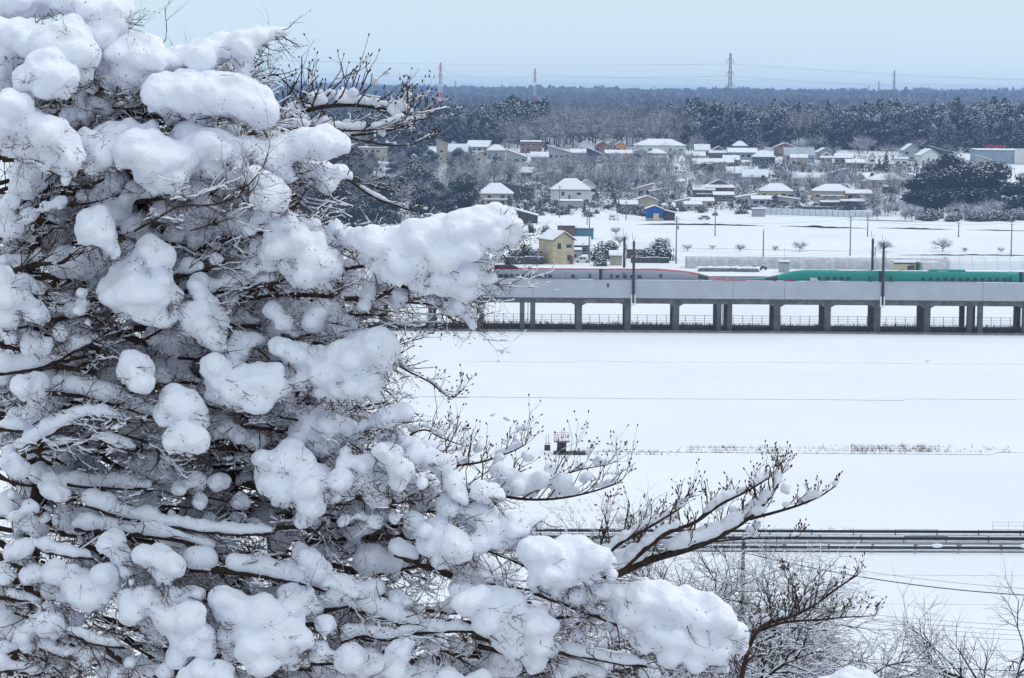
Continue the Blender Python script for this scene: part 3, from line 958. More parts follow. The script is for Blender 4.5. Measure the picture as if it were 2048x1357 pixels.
mb = MB(); mb.tube([(0, 0, 2), (0, 0, 5.4)], [.035, .03], 5); mb.tube([(-.3, 0, 5.4), (.3, 0, 5.4)], [.03, .03], 4); mb.build('aerial', ['steel'], hut)
H('lone white roofed building rising over the dark wood', 963, 986, 198, 202, 218, 'flat', 'grey', 0, deep=10, loc=Vector((P(975, 210, 1750).x, 1750, 18)), wins=False)

# ------------------------------------------------------------------ greenhouses
M['film'] = mat('film', (0.46, 0.47, 0.49), 0.45, 0.18, 0.7, 0.2, 3, 0.4)
def tunnel(px0, px1, ytop, ybase, m, label, wd=6.0, snow=False, yaw=0, name='greenhouse'):
    a = G(px0, ybase, 0); s = F / a.y
    L = (px1 - px0) / s; h = (ybase - ytop) / s
    r = empty(name, (a.x, a.y, 0), label, 'greenhouse', None, R(yaw))
    mb = MB(); pr = None
    N = int(L / 1.5)
    for i in range(N + 1):
        x = L * i / N
        row = [(x, -wd / 2 * math.copysign(abs(math.cos(math.pi * k / 12)) ** .7, math.cos(math.pi * k / 12)), h * math.sin(math.pi * k / 12) ** .75 * (1 if i % 2 else .985)) for k in range(13)]
        if pr:
            for k in range(12): mb.poly([pr[k], row[k], row[k + 1], pr[k + 1]])
        else: mb.poly(row[::-1], 1)
        pr = row
    mb.poly(pr, 1)
    mb.build('cover', [m, 'film'], r)
    mb = MB()
    for i in range(0, N + 1, 2):
        x = L * i / N
        pts = [(x, -wd / 2 * 1.004 * math.copysign(abs(math.cos(math.pi * k / 12)) ** .7, math.cos(math.pi * k / 12)), h * 1.004 * math.sin(math.pi * k / 12) ** .75) for k in range(13)]
        mb.tube(pts, [.03] * 13, 4)
    mb.build('hoop', ['greysteel'], r)
    if snow is not False:
        sm = MB(); rng = random.Random(3)
        x = 1
        while x < L - 1:
            l = rng.uniform(1, 3.5)
            sm.ball((x, rng.uniform(-.2, .5), h * .97), (l, wd * snow, .22), ICO2)
            x += l * 1.1
        sm.build('snow_cover', ['snowroof'], r, True)
    return r
tunnel(1372, 1895, 513, 535, 'film', 'very long grey plastic tunnel greenhouse behind the trains', 6, False)
tunnel(1890, 2130, 514, 538, 'snowroof', 'snow buried tunnel greenhouse with an open rounded end at the right', 6, .2)
tunnel(1842, 1888, 524, 547, 'film', 'short snowy tunnel greenhouse beside the green box hut', 5, .3)

# ------------------------------------------------------------------ fences and walls in the town
def wall_run(label, pts, h, m, name='fence', cat='fence', post=2.0, cap=True):
    a, b = G(*pts[0]), G(*pts[1])
    r = empty(name, a, label, cat)
    L = (b - a).length
    u = (b - a) / L
    rz = math.atan2(u.y, u.x)
    mb = MB(); n = max(1, int(L / 2.0))
    sm = MB()
    for i in range(n):
        c = u * (L * (i + .5) / n)
        hh = h * random.Random(i).uniform(.93, 1.03)
        mb.box((c.x, c.y, hh / 2 - .1), (L / n / 2 - .06, .05, hh / 2 + .1), 0, rz)
        sm.box((c.x, c.y, hh + .06), (L / n / 2 - .03, .11, .06), 0, rz)
    mb.build('panel', [m], r)
    if cap: sm.build('snow_cap', ['snow'], r)
    pm = MB(); pm.box((0, 0, h / 2), (.06, .08, h / 2 + .1)); pme = pm.mesh('post', ['steel'])
    for i in range(0, n + 1):
        c = u * (L * i / n)
        if i < 95: link('post', pme, r, c)
    return r
M['whitefence'] = mat('whitefence', (0.60, 0.62, 0.64), 0.7, 0.15, 1.2)
wall_run('long whitish panel fence at the far edge of the field', ((1530, 430), (1745, 436)), 2.3, 'whitefence')
wall_run('long plain blue grey wall in the upper town', ((1060, 334), (1172, 334)), 2.4, 'wall_bluegrey', 'wall', 'wall')
wall_run('long dark hedge-side wall under the upper town', ((1205, 337), (1330, 337)), 1.6, 'wall_brown', 'wall', 'wall')
wall_run('grey yard fence with snow on top left of the yellow house', ((985, 527), (1040, 527)), 1.8, 'whitefence')
wall_run('dark board fence with snow on top below the yellow house hedge', ((1010, 530), (1088, 530)), 1.9, 'wall_dark')
wall_run('low dark fence under the shrubs behind the left railway masts', ((1262, 527), (1338, 527)), 1.5, 'wall_dark')
wall_run('low dark yard fence below the broad shallow hip roof', ((1600, 420), (1690, 421)), 1.2, 'wall_dark')

# ------------------------------------------------------------------ vehicles
def car(px, py, label, L=3.6, body='white', van=False, yaw=0, load=.28):
    p = G(px, py)
    r = empty('parked_' + ('van' if van else 'car'), p, label, 'van' if van else 'car', 'snowed-in vehicles', R(yaw))
    w_ = .78
    if van: prof = [(-L/2, .35), (-L/2, 1.0), (-L/2 + .25, 1.75), (L/2 - .2, 1.8), (L/2, 1.6), (L/2, .35)]
    else: prof = [(-L/2, .35), (-L/2, .75), (-L/2 + .9, .9), (-L/2 + 1.45, 1.42), (L/2 - .9, 1.45), (L/2 - .2, .95), (L/2, .85), (L/2, .35)]
    mb = MB(); n = len(prof)
    for y in (-w_, w_):
        q = [(x, y * (.86 if z > 1.2 else 1), z) for x, z in prof]
        mb.poly(q[::-1] if y < 0 else q)
    for (x0, z0), (x1, z1) in zip(prof, prof[1:] + prof[:1]):
        a, b = (.86 if z0 > 1.2 else 1), (.86 if z1 > 1.2 else 1)
        mb.poly([(x0, -w_ * a, z0), (x0, w_ * a, z0), (x1, w_ * b, z1), (x1, -w_ * b, z1)])
    mb.build('body', [body], r)
    for x in (-L * .3, L * .3):
        for y in (-w_, w_):
            t = MB(); t.tube([(x, y - .08, .3), (x, y + .08, .3)], [.3, .3], 14); t.build('wheel', ['darksteel'], r)
    z = 1.3 if van else 1.15
    for x in ((-.7, .75) if van else (-.25, .6)):
        for y in (-1, 1):
            t = MB(); t.box((x, y * w_ * .95, z), (.45 if van else .34, .03, .22)); t.build('window', ['glass'], r)
    t = MB()
    t.ball((.1, 0, 1.82 if van else 1.45), (L * (.47 if van else .32), w_ * .9, load), ICO2)
    if not van: t.ball((-L * .36, 0, .86), (L * .13, w_ * .9, load * .6), ICO2); t.ball((L * .42, 0, .9), (L * .09, w_ * .9, load * .5), ICO2)
    t.build('snow_load', ['snow'], r, True)
    return r
car(1228, 441, 'white van deep in snow left of the blue shed', 4.2, 'white', True, 120)
car(1408, 440, 'grey car under a mound of snow right of the blue shed', 4.0, 'greysteel', False, 8, .35)
car(1165, 526, 'pale car buried in snow beside the grey lean-to garage', 3.8, 'white', False, -10, .38)
car(1052, 332, 'small white car with a snowy roof at the left end of the blue grey wall', 3.4, 'white', False, 0, .3)
car(1067, 333, 'white van with a snowy roof at the left end of the blue grey wall', 3.4, 'white', True, 5, .3)
car(1196, 329, 'dark car rounded with snow at the right end of the blue grey wall', 4.2, 'darksteel', False, 0, .3)
car(1590, 434, 'dark little tractor-like car half buried at the white fence', 2.6, 'darksteel', False, 20, .2) if False else None

# yard materials in front of the long greenhouse
rng = random.Random(21)
kinds = 0
pm = MB(); pm.tube([(0, 0, -.05), (0, 0, .88)], [.29, .29], 14); pm.tube([(0, 0, .28), (0, 0, .31)], [.305, .305], 14); pm.tube([(0, 0, .57), (0, 0, .60)], [.305, .305], 14)
drum_me = pm.mesh('drum', ['darksteel'])
sm = MB(); sm.ball((0, 0, .9), (.3, .3, .16), ICO2); snow_me = sm.mesh('snow_cap', ['snow'], True)
for px, py in ((1412, 536), (1420, 531), (1438, 536), (1464, 532), (1480, 538), (1492, 531), (1497, 539), (1512, 538), (1521, 541), (1525, 538), (1531, 540)):
    p = G(px, py, 0)
    d = link('oil_drum', drum_me, None, p)
    setp(d, 'dark oil drum capped with snow in front of the long grey greenhouse', 'drum', 'oil drums in front of the long greenhouse')
    link('snow_cap', snow_me, d)
for px, py, L_, lab in ((1425, 543, 7, 'left stack of snowy boards before the long grey greenhouse'), (1462, 543, 6, 'middle stack of snowy boards before the long grey greenhouse'), (1497, 544, 5, 'right stack of snowy boards before the long grey greenhouse')):
    p = G(px, py, 0)
    r = empty('timber_stack', p, lab, 'timber stack', 'stacks of boards before the greenhouse')
    mb = MB()
    for k in range(4):
        for q in range(3): mb.box((rng.uniform(-.2, .2), -.6 + q * .6, .12 + k * .2), (L_ / 2 * rng.uniform(.85, 1), .26, .085))
    mb.build('board', ['darkconcrete'], r)
    mb = MB()
    for k in range(6): mb.ball((lerp(-L_ * .42, L_ * .42, k / 5), 0, .86), (L_ * .14, .9, rng.uniform(.2, .5)), ICO2)
    mb.build('snow_load', ['snow'], r, True)

# ------------------------------------------------------------------ utility poles
def pole(px, ytop, ybase, label, trans=False, arm=True, loc=None):
    p = G(px, ybase) if loc is None else loc
    s = F / p.y
    h = (ybase - ytop) / s
    r = empty('utility_pole', p, label, 'pole', 'utility poles in the fields and town')
    mb = MB(); mb.tube([(0, 0, -.3), (0, 0, h)], [.19, .13], 8); mb.build('shaft', ['darkconcrete'], r, True)
    if arm:
        mb = MB()
        mb.box((0, 0, h - .5), (.75, .05, .05)); mb.box((0, 0, h - 1.3), (.55, .05, .05))
        mb.build('crossarm', ['steel'], r)
        mb = MB()
        for x in (-.65, 0, .65): mb.tube([(x, 0, h - .46), (x, 0, h - .22)], [.05, .05], 6)
        mb.build('insulator', ['white'], r)
    if trans:
        mb = MB(); mb.tube([(.36, 0, h - 3.2), (.36, 0, h - 2.3)], [.28, .28], 10); mb.build('transformer', ['greysteel'], r)
    return r
poles = []
for a in ((1352, 433, 529, 'dark pole with a round transformer between the silver train and the blue shed', True), (1178, 409, 527, 'tall dark pole right of the yellow house', False),
          (1174, 420, 468, 'short pole standing just behind the tall pole by the yellow house', False),
          (1430, 414, 473, 'dark pole in the far field below the gabled farmhouse', False), (1526, 460, 533, 'plain leaning dark pole in front of the long greenhouse', False),
          (1700, 432, 513, 'thin dark pole in the far field left of the right railway masts', False), (1735, 428, 474, 'short dark pole at the right end of the white fence', False),
          (1917, 444, 475, 'short pole in the far field below the great evergreens', False), (2022, 440, 514, 'slim pole near the right edge of the far field', False),
          (1252, 402, 441, 'pole beside the snowed-in white van', False), (1660, 340, 372, 'pole in front of the blue grey gabled house', False),
          (1624, 346, 374, 'pole standing in the very long white roof', False), (1469, 316, 360, 'pole between the white roofs left of the town hedge', False),
          (1383, 280, 338, 'tall pole among the roofs right of the long hall', False), (1119, 372, 436, 'pole in front of the big white house', False),
          (1082, 346, 396, 'pole in the bare trees left of the big white house', False), (1710, 322, 378, 'pole in front of the right end of the town hedge', False)):
    poles.append(pole(a[0], a[1], a[2], a[3], a[4], arm=a[0] != 1526))
# wires between some of them
def wire(name, pts3, sag, rad, label, parent=None, n=14):
    mb = MB()
    for a, b in zip(pts3, pts3[1:]):
        a, b = Vector(a), Vector(b)
        q = [a.lerp(b, i / n) - Vector((0, 0, sag * 4 * (i / n) * (1 - i / n))) for i in range(n + 1)]
        mb.tube(q, [rad] * (n + 1), 4)
    return mb.build(name, ['darksteel'], parent)
def top(o, d=.25):
    z = max(v.co.z for v in o.children[0].data.vertices)
    return o.location + Vector((0, 0, z - d))
for i, j, lab in ((1, 0, 'from the yellow house to the pole with the transformer'), (0, 5, 'from the pole with the transformer to the far field pole'), (3, 6, 'along the far field'), (5, 8, 'across the right of the far field')):
    setp(wire('power_line', [top(poles[i]), top(poles[j])], 1.2, .02, ''), 'thin black wire strung ' + lab, 'wire', 'wires between the field poles')

# ------------------------------------------------------------------ transmission towers
def tower(px, ytop, Y, zbase, label, mats, wide=7.0, armspan=6.5, levels=3):
    x = P(px, ytop, Y).x
    zt_ = P(px, ytop, Y).z
    h = zt_ - zbase
    r = empty('transmission_tower', (x, Y, zbase), label, 'pylon', 'transmission towers')
    def hw(z):
        t = z / h
        return lerp(wide / 2, .75, min(1, t / .62)) if t < .62 else lerp(.75, .35, (t - .62) / .38)
    nb = len(mats)
    NS = 16
    zs = [h * (1 - (1 - i / NS) ** 1.25) for i in range(NS + 1)]
    mbs = {}
    for i in range(NS):
        z0, z1 = zs[i], zs[i + 1]
        m = mats[min(nb - 1, int((z0 + z1) / 2 / h * nb))]
        mb = mbs.setdefault(m, MB())
        a, b = hw(z0), hw(z1)
        c0 = [(-a, -a, z0), (a, -a, z0), (a, a, z0), (-a, a, z0)]
        c1 = [(-b, -b, z1), (b, -b, z1), (b, b, z1), (-b, b, z1)]
        for k in range(4):
            q = (k + 1) % 4
            mb.tube([c0[k], c1[k]], [.21, .21], 4)
            mb.tube([c0[k], c1[q]], [.10, .10], 3)
            mb.tube([c0[q], c1[k]], [.10, .10], 3)
            mb.tube([c1[k], c1[q]], [.10, .10], 3)
    for m, mb in mbs.items(): mb.build('lattice', [m], r)
    for k in range(levels):
        z = h * (.66 + .13 * k)
        sp = armspan * (1 - .13 * k) * (.8 if k == 1 else 1) / 2
        m = mats[min(nb - 1, int(z / h * nb))]
        mb = MB()
        for s in (-1, 1):
            w0 = hw(z)
            for y in (-w0, w0):
                mb.tube([(s * w0, y, z), (s * sp, 0, z + .25)], [.10, .06], 4)
                mb.tube([(s * w0, y, z + 1.3), (s * sp, 0, z + .25)], [.08, .06], 4)
            mb.tube([(s * (sp + w0) / 2, 0, z), (s * (sp + w0) / 2, 0, z + .8)], [.05, .05], 3)
        mb.build('crossarm', [m], r)
        mb = MB()
        for s in (-1, 1):
            mb.tube([(s * sp, 0, z + .2), (s * sp, 0, z - 1.5)], [.13, .13], 5)
        mb.build('insulator', ['greysteel'], r)
    return r
M['tred'] = mat('tred', (0.62, 0.05, 0.06), 0.6)
M['twhite'] = mat('twhite', (0.80, 0.80, 0.80), 0.6)
M['galv'] = mat('galv', (0.27, 0.29, 0.32), 0.6)
RW = ['twhite', 'twhite', 'tred', 'twhite', 'tred', 'twhite', 'tred']
RW1 = ['twhite', 'twhite', 'tred', 'twhite', 'tred', 'tred']
t1 = tower(881, 126, 1650, 20, 'taller red and white lattice pylon above the dark wood on the left', ['twhite', 'tred', 'tred', 'twhite', 'tred', 'tred'], 6.0, 4.5)
t2 = tower(1070, 137, 2000, 15, 'smaller red and white lattice pylon above the wood', ['twhite', 'tred', 'twhite', 'tred'], 6.0, 4.5)
t3 = tower(1461, 107, 1185, 15.5, 'tall grey lattice pylon rising from the town before the wood', ['galv'], 9.5, 4.6)
t4 = tower(1789, 141, 2300, 14, 'slim grey pylon on the skyline at the right', ['galv'], 8, 4.5)
t5 = tower(1758, 163, 3000, 15, 'faint stubby pylon left of the slim grey one', ['galv'], 9, 7)
t6 = tower(1738, 172, 3600, 20, 'faintest short pylon of the pair on the right skyline', ['galv'], 8, 6)
t7 = tower(911, 162, 3200, 18, 'faint distant pylon right of the taller red and white one', ['galv'], 7, 5)
t8 = tower(1310, 172, 3900, 22, 'tiny faint pylon on the skyline left of the grey pylon', ['galv'], 7, 5)
def lines(a, b, label, rad=.035, sag=7, extra=None):
    mb = MB()
    def zz(o, k):
        c = [ch for ch in o.children if ch.name.startswith('insulator')][k]
        return min(v.co.z for v in c.data.vertices), max(v.co.x for v in c.data.vertices)
    for k in range(3):
        za, xa = zz(a, k)
        if isinstance(b, Vector): pb, zb_, xb = b, za, xa
        else:
            zb_, xb = zz(b, k); pb = b.location
        for s in (-1, 1):
            A = a.location + Vector((s * xa, 0, za)); B = pb + Vector((s * xb, 0, zb_))
            n = 18
            mb.tube([A.lerp(B, i / n) - Vector((0, 0, sag * 4 * (i / n) * (1 - i / n))) for i in range(n + 1)], [rad] * (n + 1), 3)
    setp(mb.build('power_line', ['galv']), label, 'wire', None)
lines(t3, Vector((620, 1500, 16)), 'faint high voltage lines running right from the grey pylon')
lines(t3, Vector((-420, 1050, 30)), 'faint high voltage lines running left from the grey pylon')
lines(t1, t2, 'faint lines between the two red and white pylons', .04, 5)
lines(t2, Vector((1000, 2300, 14)), 'faint lines running right from the smaller red and white pylon', .04, 6)
lines(t4, Vector((1300, 2500, 14)), 'faint lines running right from the slim skyline pylon', .04, 5)
# ------------------------------------------------------------------ vegetation builders
def leafpoly(mb, c, s, nrm, rng, mi=0):
    n = Vector(nrm).normalized()
    a = n.cross(Vector((rng.uniform(-1, 1), rng.uniform(-1, 1), rng.uniform(-1, 1)))).normalized()
    b = n.cross(a)
    k = rng.choice((4, 5, 5))
    pts = []
    for i in range(k):
        t = 2 * math.pi * i / k + rng.uniform(-.3, .3)
        r = s * rng.uniform(.55, 1.15)
        pts.append(Vector(c) + a * math.cos(t) * r + b * math.sin(t) * r * .75 + n * rng.uniform(-.15, .15) * s)
    mb.poly(pts, mi)

def conifer(h, rad, seed, n=420, snow=.45, leaf=.62, base=.12, top=.9, label='', name='cedar_tree', m='cedar', pw=.85):
    rng = random.Random(seed)
    r = empty(name, (0, 0, 0), label, 'tree')
    tb = MB(); tb.tube([(0, 0, -.5), (0, 0, h * .5), (0, 0, h * .95)], [.24 * h / 15, .16 * h / 15, .03], 6)
    tb.build('trunk', ['farbark'], r)
    fb, sb_ = MB(), MB()
    for i in range(n):
        t = rng.random() ** .9
        z = h * (base + (1 - base) * t)
        R_ = rad * ((1 - t) ** pw + .07) * (1 + .30 * mnoise.noise((math.sin(i) * 2, z * .45, seed)))
        a = rng.uniform(0, 2 * math.pi)
        q = rng.uniform(.35, 1.0) ** .6
        c = Vector((math.cos(a) * R_ * q, math.sin(a) * R_ * q, z - .16 * R_ * q))
        nr = Vector((math.cos(a), math.sin(a), rng.uniform(.1, 1.2)))
        leafpoly(fb, c, leaf * rng.uniform(.7, 1.25), nr, rng)
        if rng.random() < .6: leafpoly(fb, c - Vector((0, 0, leaf * .3)), leaf, (rng.uniform(-1, 1), rng.uniform(-1, 1), .4), rng)
        if rng.random() < snow * (.45 + .8 * t) * (1.3 if q > .75 else .6):
            leafpoly(sb_, c + Vector((math.cos(a), math.sin(a), 0)) * .06 + Vector((0, 0, leaf * .30)), leaf * rng.uniform(.45, .95), (math.cos(a) * .55, math.sin(a) * .55, 1), rng)
    fb.build('crown', [m], r)
    sb_.build('snow_load', ['snow'], r)
    return r

def broad(h, rad, seed, n=700, snow=.4, leaf=.55, label='', name='evergreen_tree', m='evergreen', lobes=9, zlo=.15):
    rng = random.Random(seed)
    r = empty(name, (0, 0, 0), label, 'tree')
    tb = MB()
    tb.tube([(0, 0, -.5), (.1, 0, h * .35), (0, .1, h * .7)], [.32 * h / 12, .24 * h / 12, .06], 7)
    for k in range(5):
        a = 2 * math.pi * k / 5 + rng.random()
        tb.tube([(0, 0, h * .3), (math.cos(a) * rad * .4, math.sin(a) * rad * .4, h * .55), (math.cos(a) * rad * .7, math.sin(a) * rad * .7, h * .7)], [.14, .09, .03], 5)
    tb.build('trunk', ['farbark'], r)
    L = []
    for k in range(lobes):
        a = 2 * math.pi * k / lobes * 2.4 + rng.uniform(-.4, .4)
        t = k / max(1, lobes - 1)
        z = h * lerp(zlo + .18, .86, t)
        q = rad * (.62 * math.sqrt(max(0.03, 1 - t ** 2.2))) * rng.uniform(.7, 1.1)
        L.append((Vector((math.cos(a) * q, math.sin(a) * q, z)), rad * rng.uniform(.34, .52), h * rng.uniform(.11, .17)))
    fb, sb_ = MB(), MB()
    for i in range(n):
        c0, rr, rz = rng.choice(L)
        d = Vector((rng.gauss(0, 1), rng.gauss(0, 1), rng.gauss(0, 1))).normalized()
        q = rng.uniform(.55, 1.12)
        c = c0 + Vector((d.x * rr, d.y * rr, d.z * rz)) * q
        leafpoly(fb, c, leaf * rng.uniform(.6, 1.3), d + Vector((0, 0, .5)), rng)
        if d.z > -.2 and rng.random() < snow * (.55 + .9 * max(0, d.z)):
            leafpoly(sb_, c + Vector((0, 0, leaf * .28)), leaf * rng.uniform(.4, .95), (d.x * .4, d.y * .4, 1), rng)
    fb.build('crown', [m], r)
    sb_.build('snow_load', ['snow'], r)
    return r

def grow(W, S, p, d, L, r, lev, rng, snow=1.0, smin=.0, segs=5, wig=.16, up=.02, nch=1.3, ang=.75, lr=.62, rr=.6, nw=3, ns=4, bud=None, budr=0, flat=1.0, budp=1.0):
    pts, rad = [p.copy()], [r]
    q = p.copy(); dd = d.normalized()
    st = L / segs
    kids = []
    for i in range(segs):
        dd = (dd + Vector((rng.gauss(0, wig), rng.gauss(0, wig), rng.gauss(0, wig) * flat + up))).normalized()
        q = q + dd * st
        pts.append(q.copy())
        rad.append(r * lerp(1, .5, (i + 1) / segs))
        if lev > 0 and i >= (1 if lev > 1 else 0):
            k = nch
            while k > 0:
                if rng.random() < k:
                    ax = Vector((rng.gauss(0, 1), rng.gauss(0, 1), rng.gauss(0, 1) * flat))
                    ax = (ax - dd * ax.dot(dd)).normalized()
                    kids.append((q.copy(), (dd * math.cos(ang) + ax * math.sin(ang)), rad[-1]))
                k -= 1
    W.tube(pts, rad, nw if r < .06 else nw + 2, 0, cap=False)
    if bud is not None and lev == 0 and rng.random() < budp:
        e = pts[-1]; dn = (pts[-1] - pts[-2]).normalized()
        bud.tube([e - dn * budr, e + dn * budr * .6, e + dn * budr * 1.8, e + dn * budr * 3], [budr * .5, budr, budr * .8, budr * .1], 4)
    if S is not None and snow > 0:
        cur, cr = [], []
        for i in range(len(pts)):
            dn = (pts[min(i + 1, len(pts) - 1)] - pts[max(i - 1, 0)]).normalized()
            hor = 1 - abs(dn.z) ** 1.5
            if rng.random() < .85 and hor > .15:
                k = (smin + rad[i] * .9) * snow * hor * rng.uniform(.6, 1.3)
                cur.append(pts[i] + Vector((0, 0, rad[i] * .55 + k * .62))); cr.append(k)
            else:
                if len(cur) > 1: S.tube(cur, cr, ns, 0)
                cur, cr = [], []
        if len(cur) > 1: S.tube(cur, cr, ns, 0)
    for (kp, kd, kr) in kids:
        grow(W, S, kp, kd, L * lr * rng.uniform(.7, 1.2), kr * rr, lev - 1, rng, snow, smin, max(3, segs - 1), wig * 1.1, up, nch, ang, lr, rr, nw, ns, bud, budr, flat, budp)

def bare_tree(h, seed, label='', name='bare_tree', lev=3, twr=.035, smin=.05, snow=1.2, spread=.8, nl=7, nch=1.15, bark='farbark'):
    rng = random.Random(seed)
    r = empty(name, (0, 0, 0), label, 'tree')
    T, W, S = MB(), MB(), MB()
    T.tube([(0, 0, -.5), (.1, 0, h * .25), (0, .1, h * .5)], [.030 * h, .022 * h, .014 * h], 7)
    T.build('trunk', [bark], r)
    for k in range(nl):
        a = 2 * math.pi * k / nl + rng.uniform(-.3, .3)
        z = h * rng.uniform(.18, .45)
        d = Vector((math.cos(a) * spread, math.sin(a) * spread, rng.uniform(.45, 1.0)))
        grow(W, S, Vector((0, 0, z)), d, h * .55, max(twr * 1.6, .010 * h), lev, rng, snow, smin, 5, .15, .03, nch, .7, .56, .62)
    W.build('crown', [bark], r)
    S.build('snow_load', ['snow'], r)
    return r

def bush(rad, h, seed, label='', name='garden_shrub', n=160, snow=.5, m='hedge', leaf=.26):
    rng = random.Random(seed)
    r = empty(name, (0, 0, 0), label, 'shrub')
    fb, sb_, tb = MB(), MB(), MB()
    for k in range(5):
        a = k * 1.3
        tb.tube([(0, 0, -.2), (math.cos(a) * rad * .4, math.sin(a) * rad * .4, h * .6)], [.05, .02], 4)
    tb.build('stem', ['farbark'], r)
    for i in range(n):
        d = Vector((rng.gauss(0, 1), rng.gauss(0, 1), abs(rng.gauss(0, 1)))).normalized()
        q = rng.uniform(.55, 1.1) * (1 + .3 * mnoise.noise((d.x * 2 + seed, d.y * 2, d.z * 2)))
        c = Vector((d.x * rad * q, d.y * rad * q, .1 + d.z * h * q * .9))
        leafpoly(fb, c, leaf * rng.uniform(.7, 1.3), d, rng)
        if rng.random() < snow * (.4 + .8 * d.z): leafpoly(sb_, c + Vector((0, 0, leaf * .35)), leaf * rng.uniform(.6, 1.3), (d.x * .4, d.y * .4, 1), rng)
    fb.build('crown', [m], r)
    sb_.build('snow_load', ['snow'], r)
    return r

used = {}
def place(proto, loc, rz, sc, label, group, cat='tree'):
    if proto.name not in used:
        used[proto.name] = 1
        proto.location = loc; proto.rotation_euler = (0, 0, rz); proto.scale = sc
        proto['label'] = label; proto['group'] = group; proto['category'] = cat
        return proto
    return dup(proto, loc, rz, sc, label, group, cat)

# ------------------------------------------------------------------ the wood behind the town
wood_r = [broad(17.5, 5.4, 6, 1300, .40, .55, lobes=12, zlo=-.1), broad(16, 5.2, 7, 1200, .46, .55, lobes=12, zlo=-.1)]
LC = 'dark snow flecked cedar standing in the wood behind the town'
LB = 'greyish bare tree frosted with snow in the wood behind the town'
wood_c = [conifer(18.5, 4.2, 1, 1100, .42, .55, .0, pw=.45), conifer(20, 4.4, 2, 1150, .38, .55, .0, pw=.42), conifer(17, 4.2, 3, 950, .56, .5, .0, pw=.45), conifer(19, 4.0, 4, 1000, .60, .5, .0, pw=.5), conifer(18, 4.6, 5, 1000, .55, .5, .0, pw=.42)]
wood_b = [bare_tree(16, 11, lev=2, twr=.075, smin=.02, snow=.75, nl=14, nch=1.7), bare_tree(14, 12, lev=2, twr=.075, smin=.02, snow=.75, nl=14, nch=1.7), bare_tree(15, 13, lev=2, twr=.075, smin=.025, snow=.8, nl=13, nch=1.8)]
rng = random.Random(42)
spots = []
for row in range(14):
    Y = 1165 + row * 15
    half = 0.2133 * Y
    x = -0.115 * Y
    while x < half + 14:
        spots.append((x + rng.uniform(-2.5, 2.5), Y + rng.uniform(-6, 6), row))
        x += 6.0 if row < 5 else 6.6
kept = []
for (x, Y, row) in spots:
    px = 1024 + x / Y * F
    kept.append((x, Y, row, px))
kept.sort(key=lambda s: s[1])
count = 0
massC, massS = [], []
def wood_kind(px, x, Y):
    n = mnoise.noise((x / 42.0, Y / 60.0, 2.2))
    if 1090 < px < 1360: return 'b' if n > -.38 else 'c'
    if 1480 < px < 1640: return 'b' if n > .0 else 'c'
    if px < 1090: return 'c' if n < .42 else 'b'
    return 'c' if n < .28 else 'b'
for (x, Y, row, px) in kept:
    z = terr(x, Y)
    k = wood_kind(px, x, Y)
    front = Y < 1200
    if k == 'b':
        pr = rng.choice(wood_b); g_ = 'bare trees in the wood'; lb = LB
    else:
        pr = rng.choice(wood_c[:2] + wood_r[:1] if px < 1090 else wood_c[1:] + wood_r); g_ = 'cedars in the wood'; lb = LC
    if px < 860: hs = .62
    elif px < 1000: hs = .85
    else: hs = 1.0
    s = rng.uniform(.84, 1.16) * hs * (.8 if row == 0 else 1)
    if Y > 1300: s *= .92
    if count < 292:
        place(pr, (x, Y, z), rng.uniform(0, 6.28), (s * rng.uniform(.9, 1.15), s * rng.uniform(.9, 1.15), s), lb, g_)
        count += 1
    else:
        (massC if k == 'c' else massS).append((pr, x, Y, z, s))
# the far part of the wood: one mass
def mass(items, label, seed, keep=.5):
    rng = random.Random(seed)
    mb = MB()
    for (pr, x, Y, z, s) in items:
        a = rng.uniform(0, 6.28); ca, sa = math.cos(a), math.sin(a)
        for ci, ch in enumerate(pr.children):
            if ch.name.startswith('trunk'): continue
            mi = 1 if 'snow' in ch.name else (2 if 'bare' in pr.name else 0)
            me = ch.data
            vs = me.vertices
            for p in me.polygons:
                if rng.random() > keep: continue
                c = [vs[i].co for i in p.vertices]
                if max(v.z for v in c) < 7: continue
                mb.poly([(x + (v.x * ca - v.y * sa) * s, Y + (v.x * sa + v.y * ca) * s, z + v.z * s) for v in c], mi)
    if mb.v:
        setp(mb.build('far_wood', ['cedar', 'snow', 'farbark']), label, 'wood', kind='stuff')
allm = massC + massS
mass(allm, 'dense rear part of the dark snowy wood', 9, .42)

# distant wooded plain and low ridges beyond, seen through the air
mb = MB(); rng = random.Random(33)
for i in range(30000):
    Y = 1550 * (7200 / 1550) ** rng.random()
    x = rng.uniform(-.13, .245) * Y
    n = mnoise.noise((x / 260.0, Y / 420.0, 5))
    if n < -.52: continue
    z = terr(x, Y)
    h = rng.uniform(6, 13) * (1 + Y / 9000) * (1 + .55 * mnoise.noise((x / 130.0, Y / 300.0, 8)))
    w_ = rng.uniform(2.2, 5) * (1 + Y / 5500)
    snow = False
    pts = []
    for k in range(6):
        a = math.pi * k / 5
        pts.append((x + math.cos(a) * w_ * rng.uniform(.8, 1.1), Y + rng.uniform(-3, 3), z - 1 + h * (math.sin(a) ** .7) * rng.uniform(.75, 1.1)))
    if snow: pts = [(p[0], p[1] - 1, p[2] + (.7 if j not in (0, 5) else h * .72)) for j, p in enumerate(pts)]
    mb.poly(pts[::-1], 1 if snow else 0)
    q = [(p[0] * 0 + x + (p[1] - Y) , Y + (p[0] - x), p[2]) for p in pts]
    mb.poly(q, 1 if snow else 0)
setp(mb.build('far_wood', ['farwood', 'snow']), 'distant wooded plain fading blue up to the horizon', 'wood', kind='stuff')
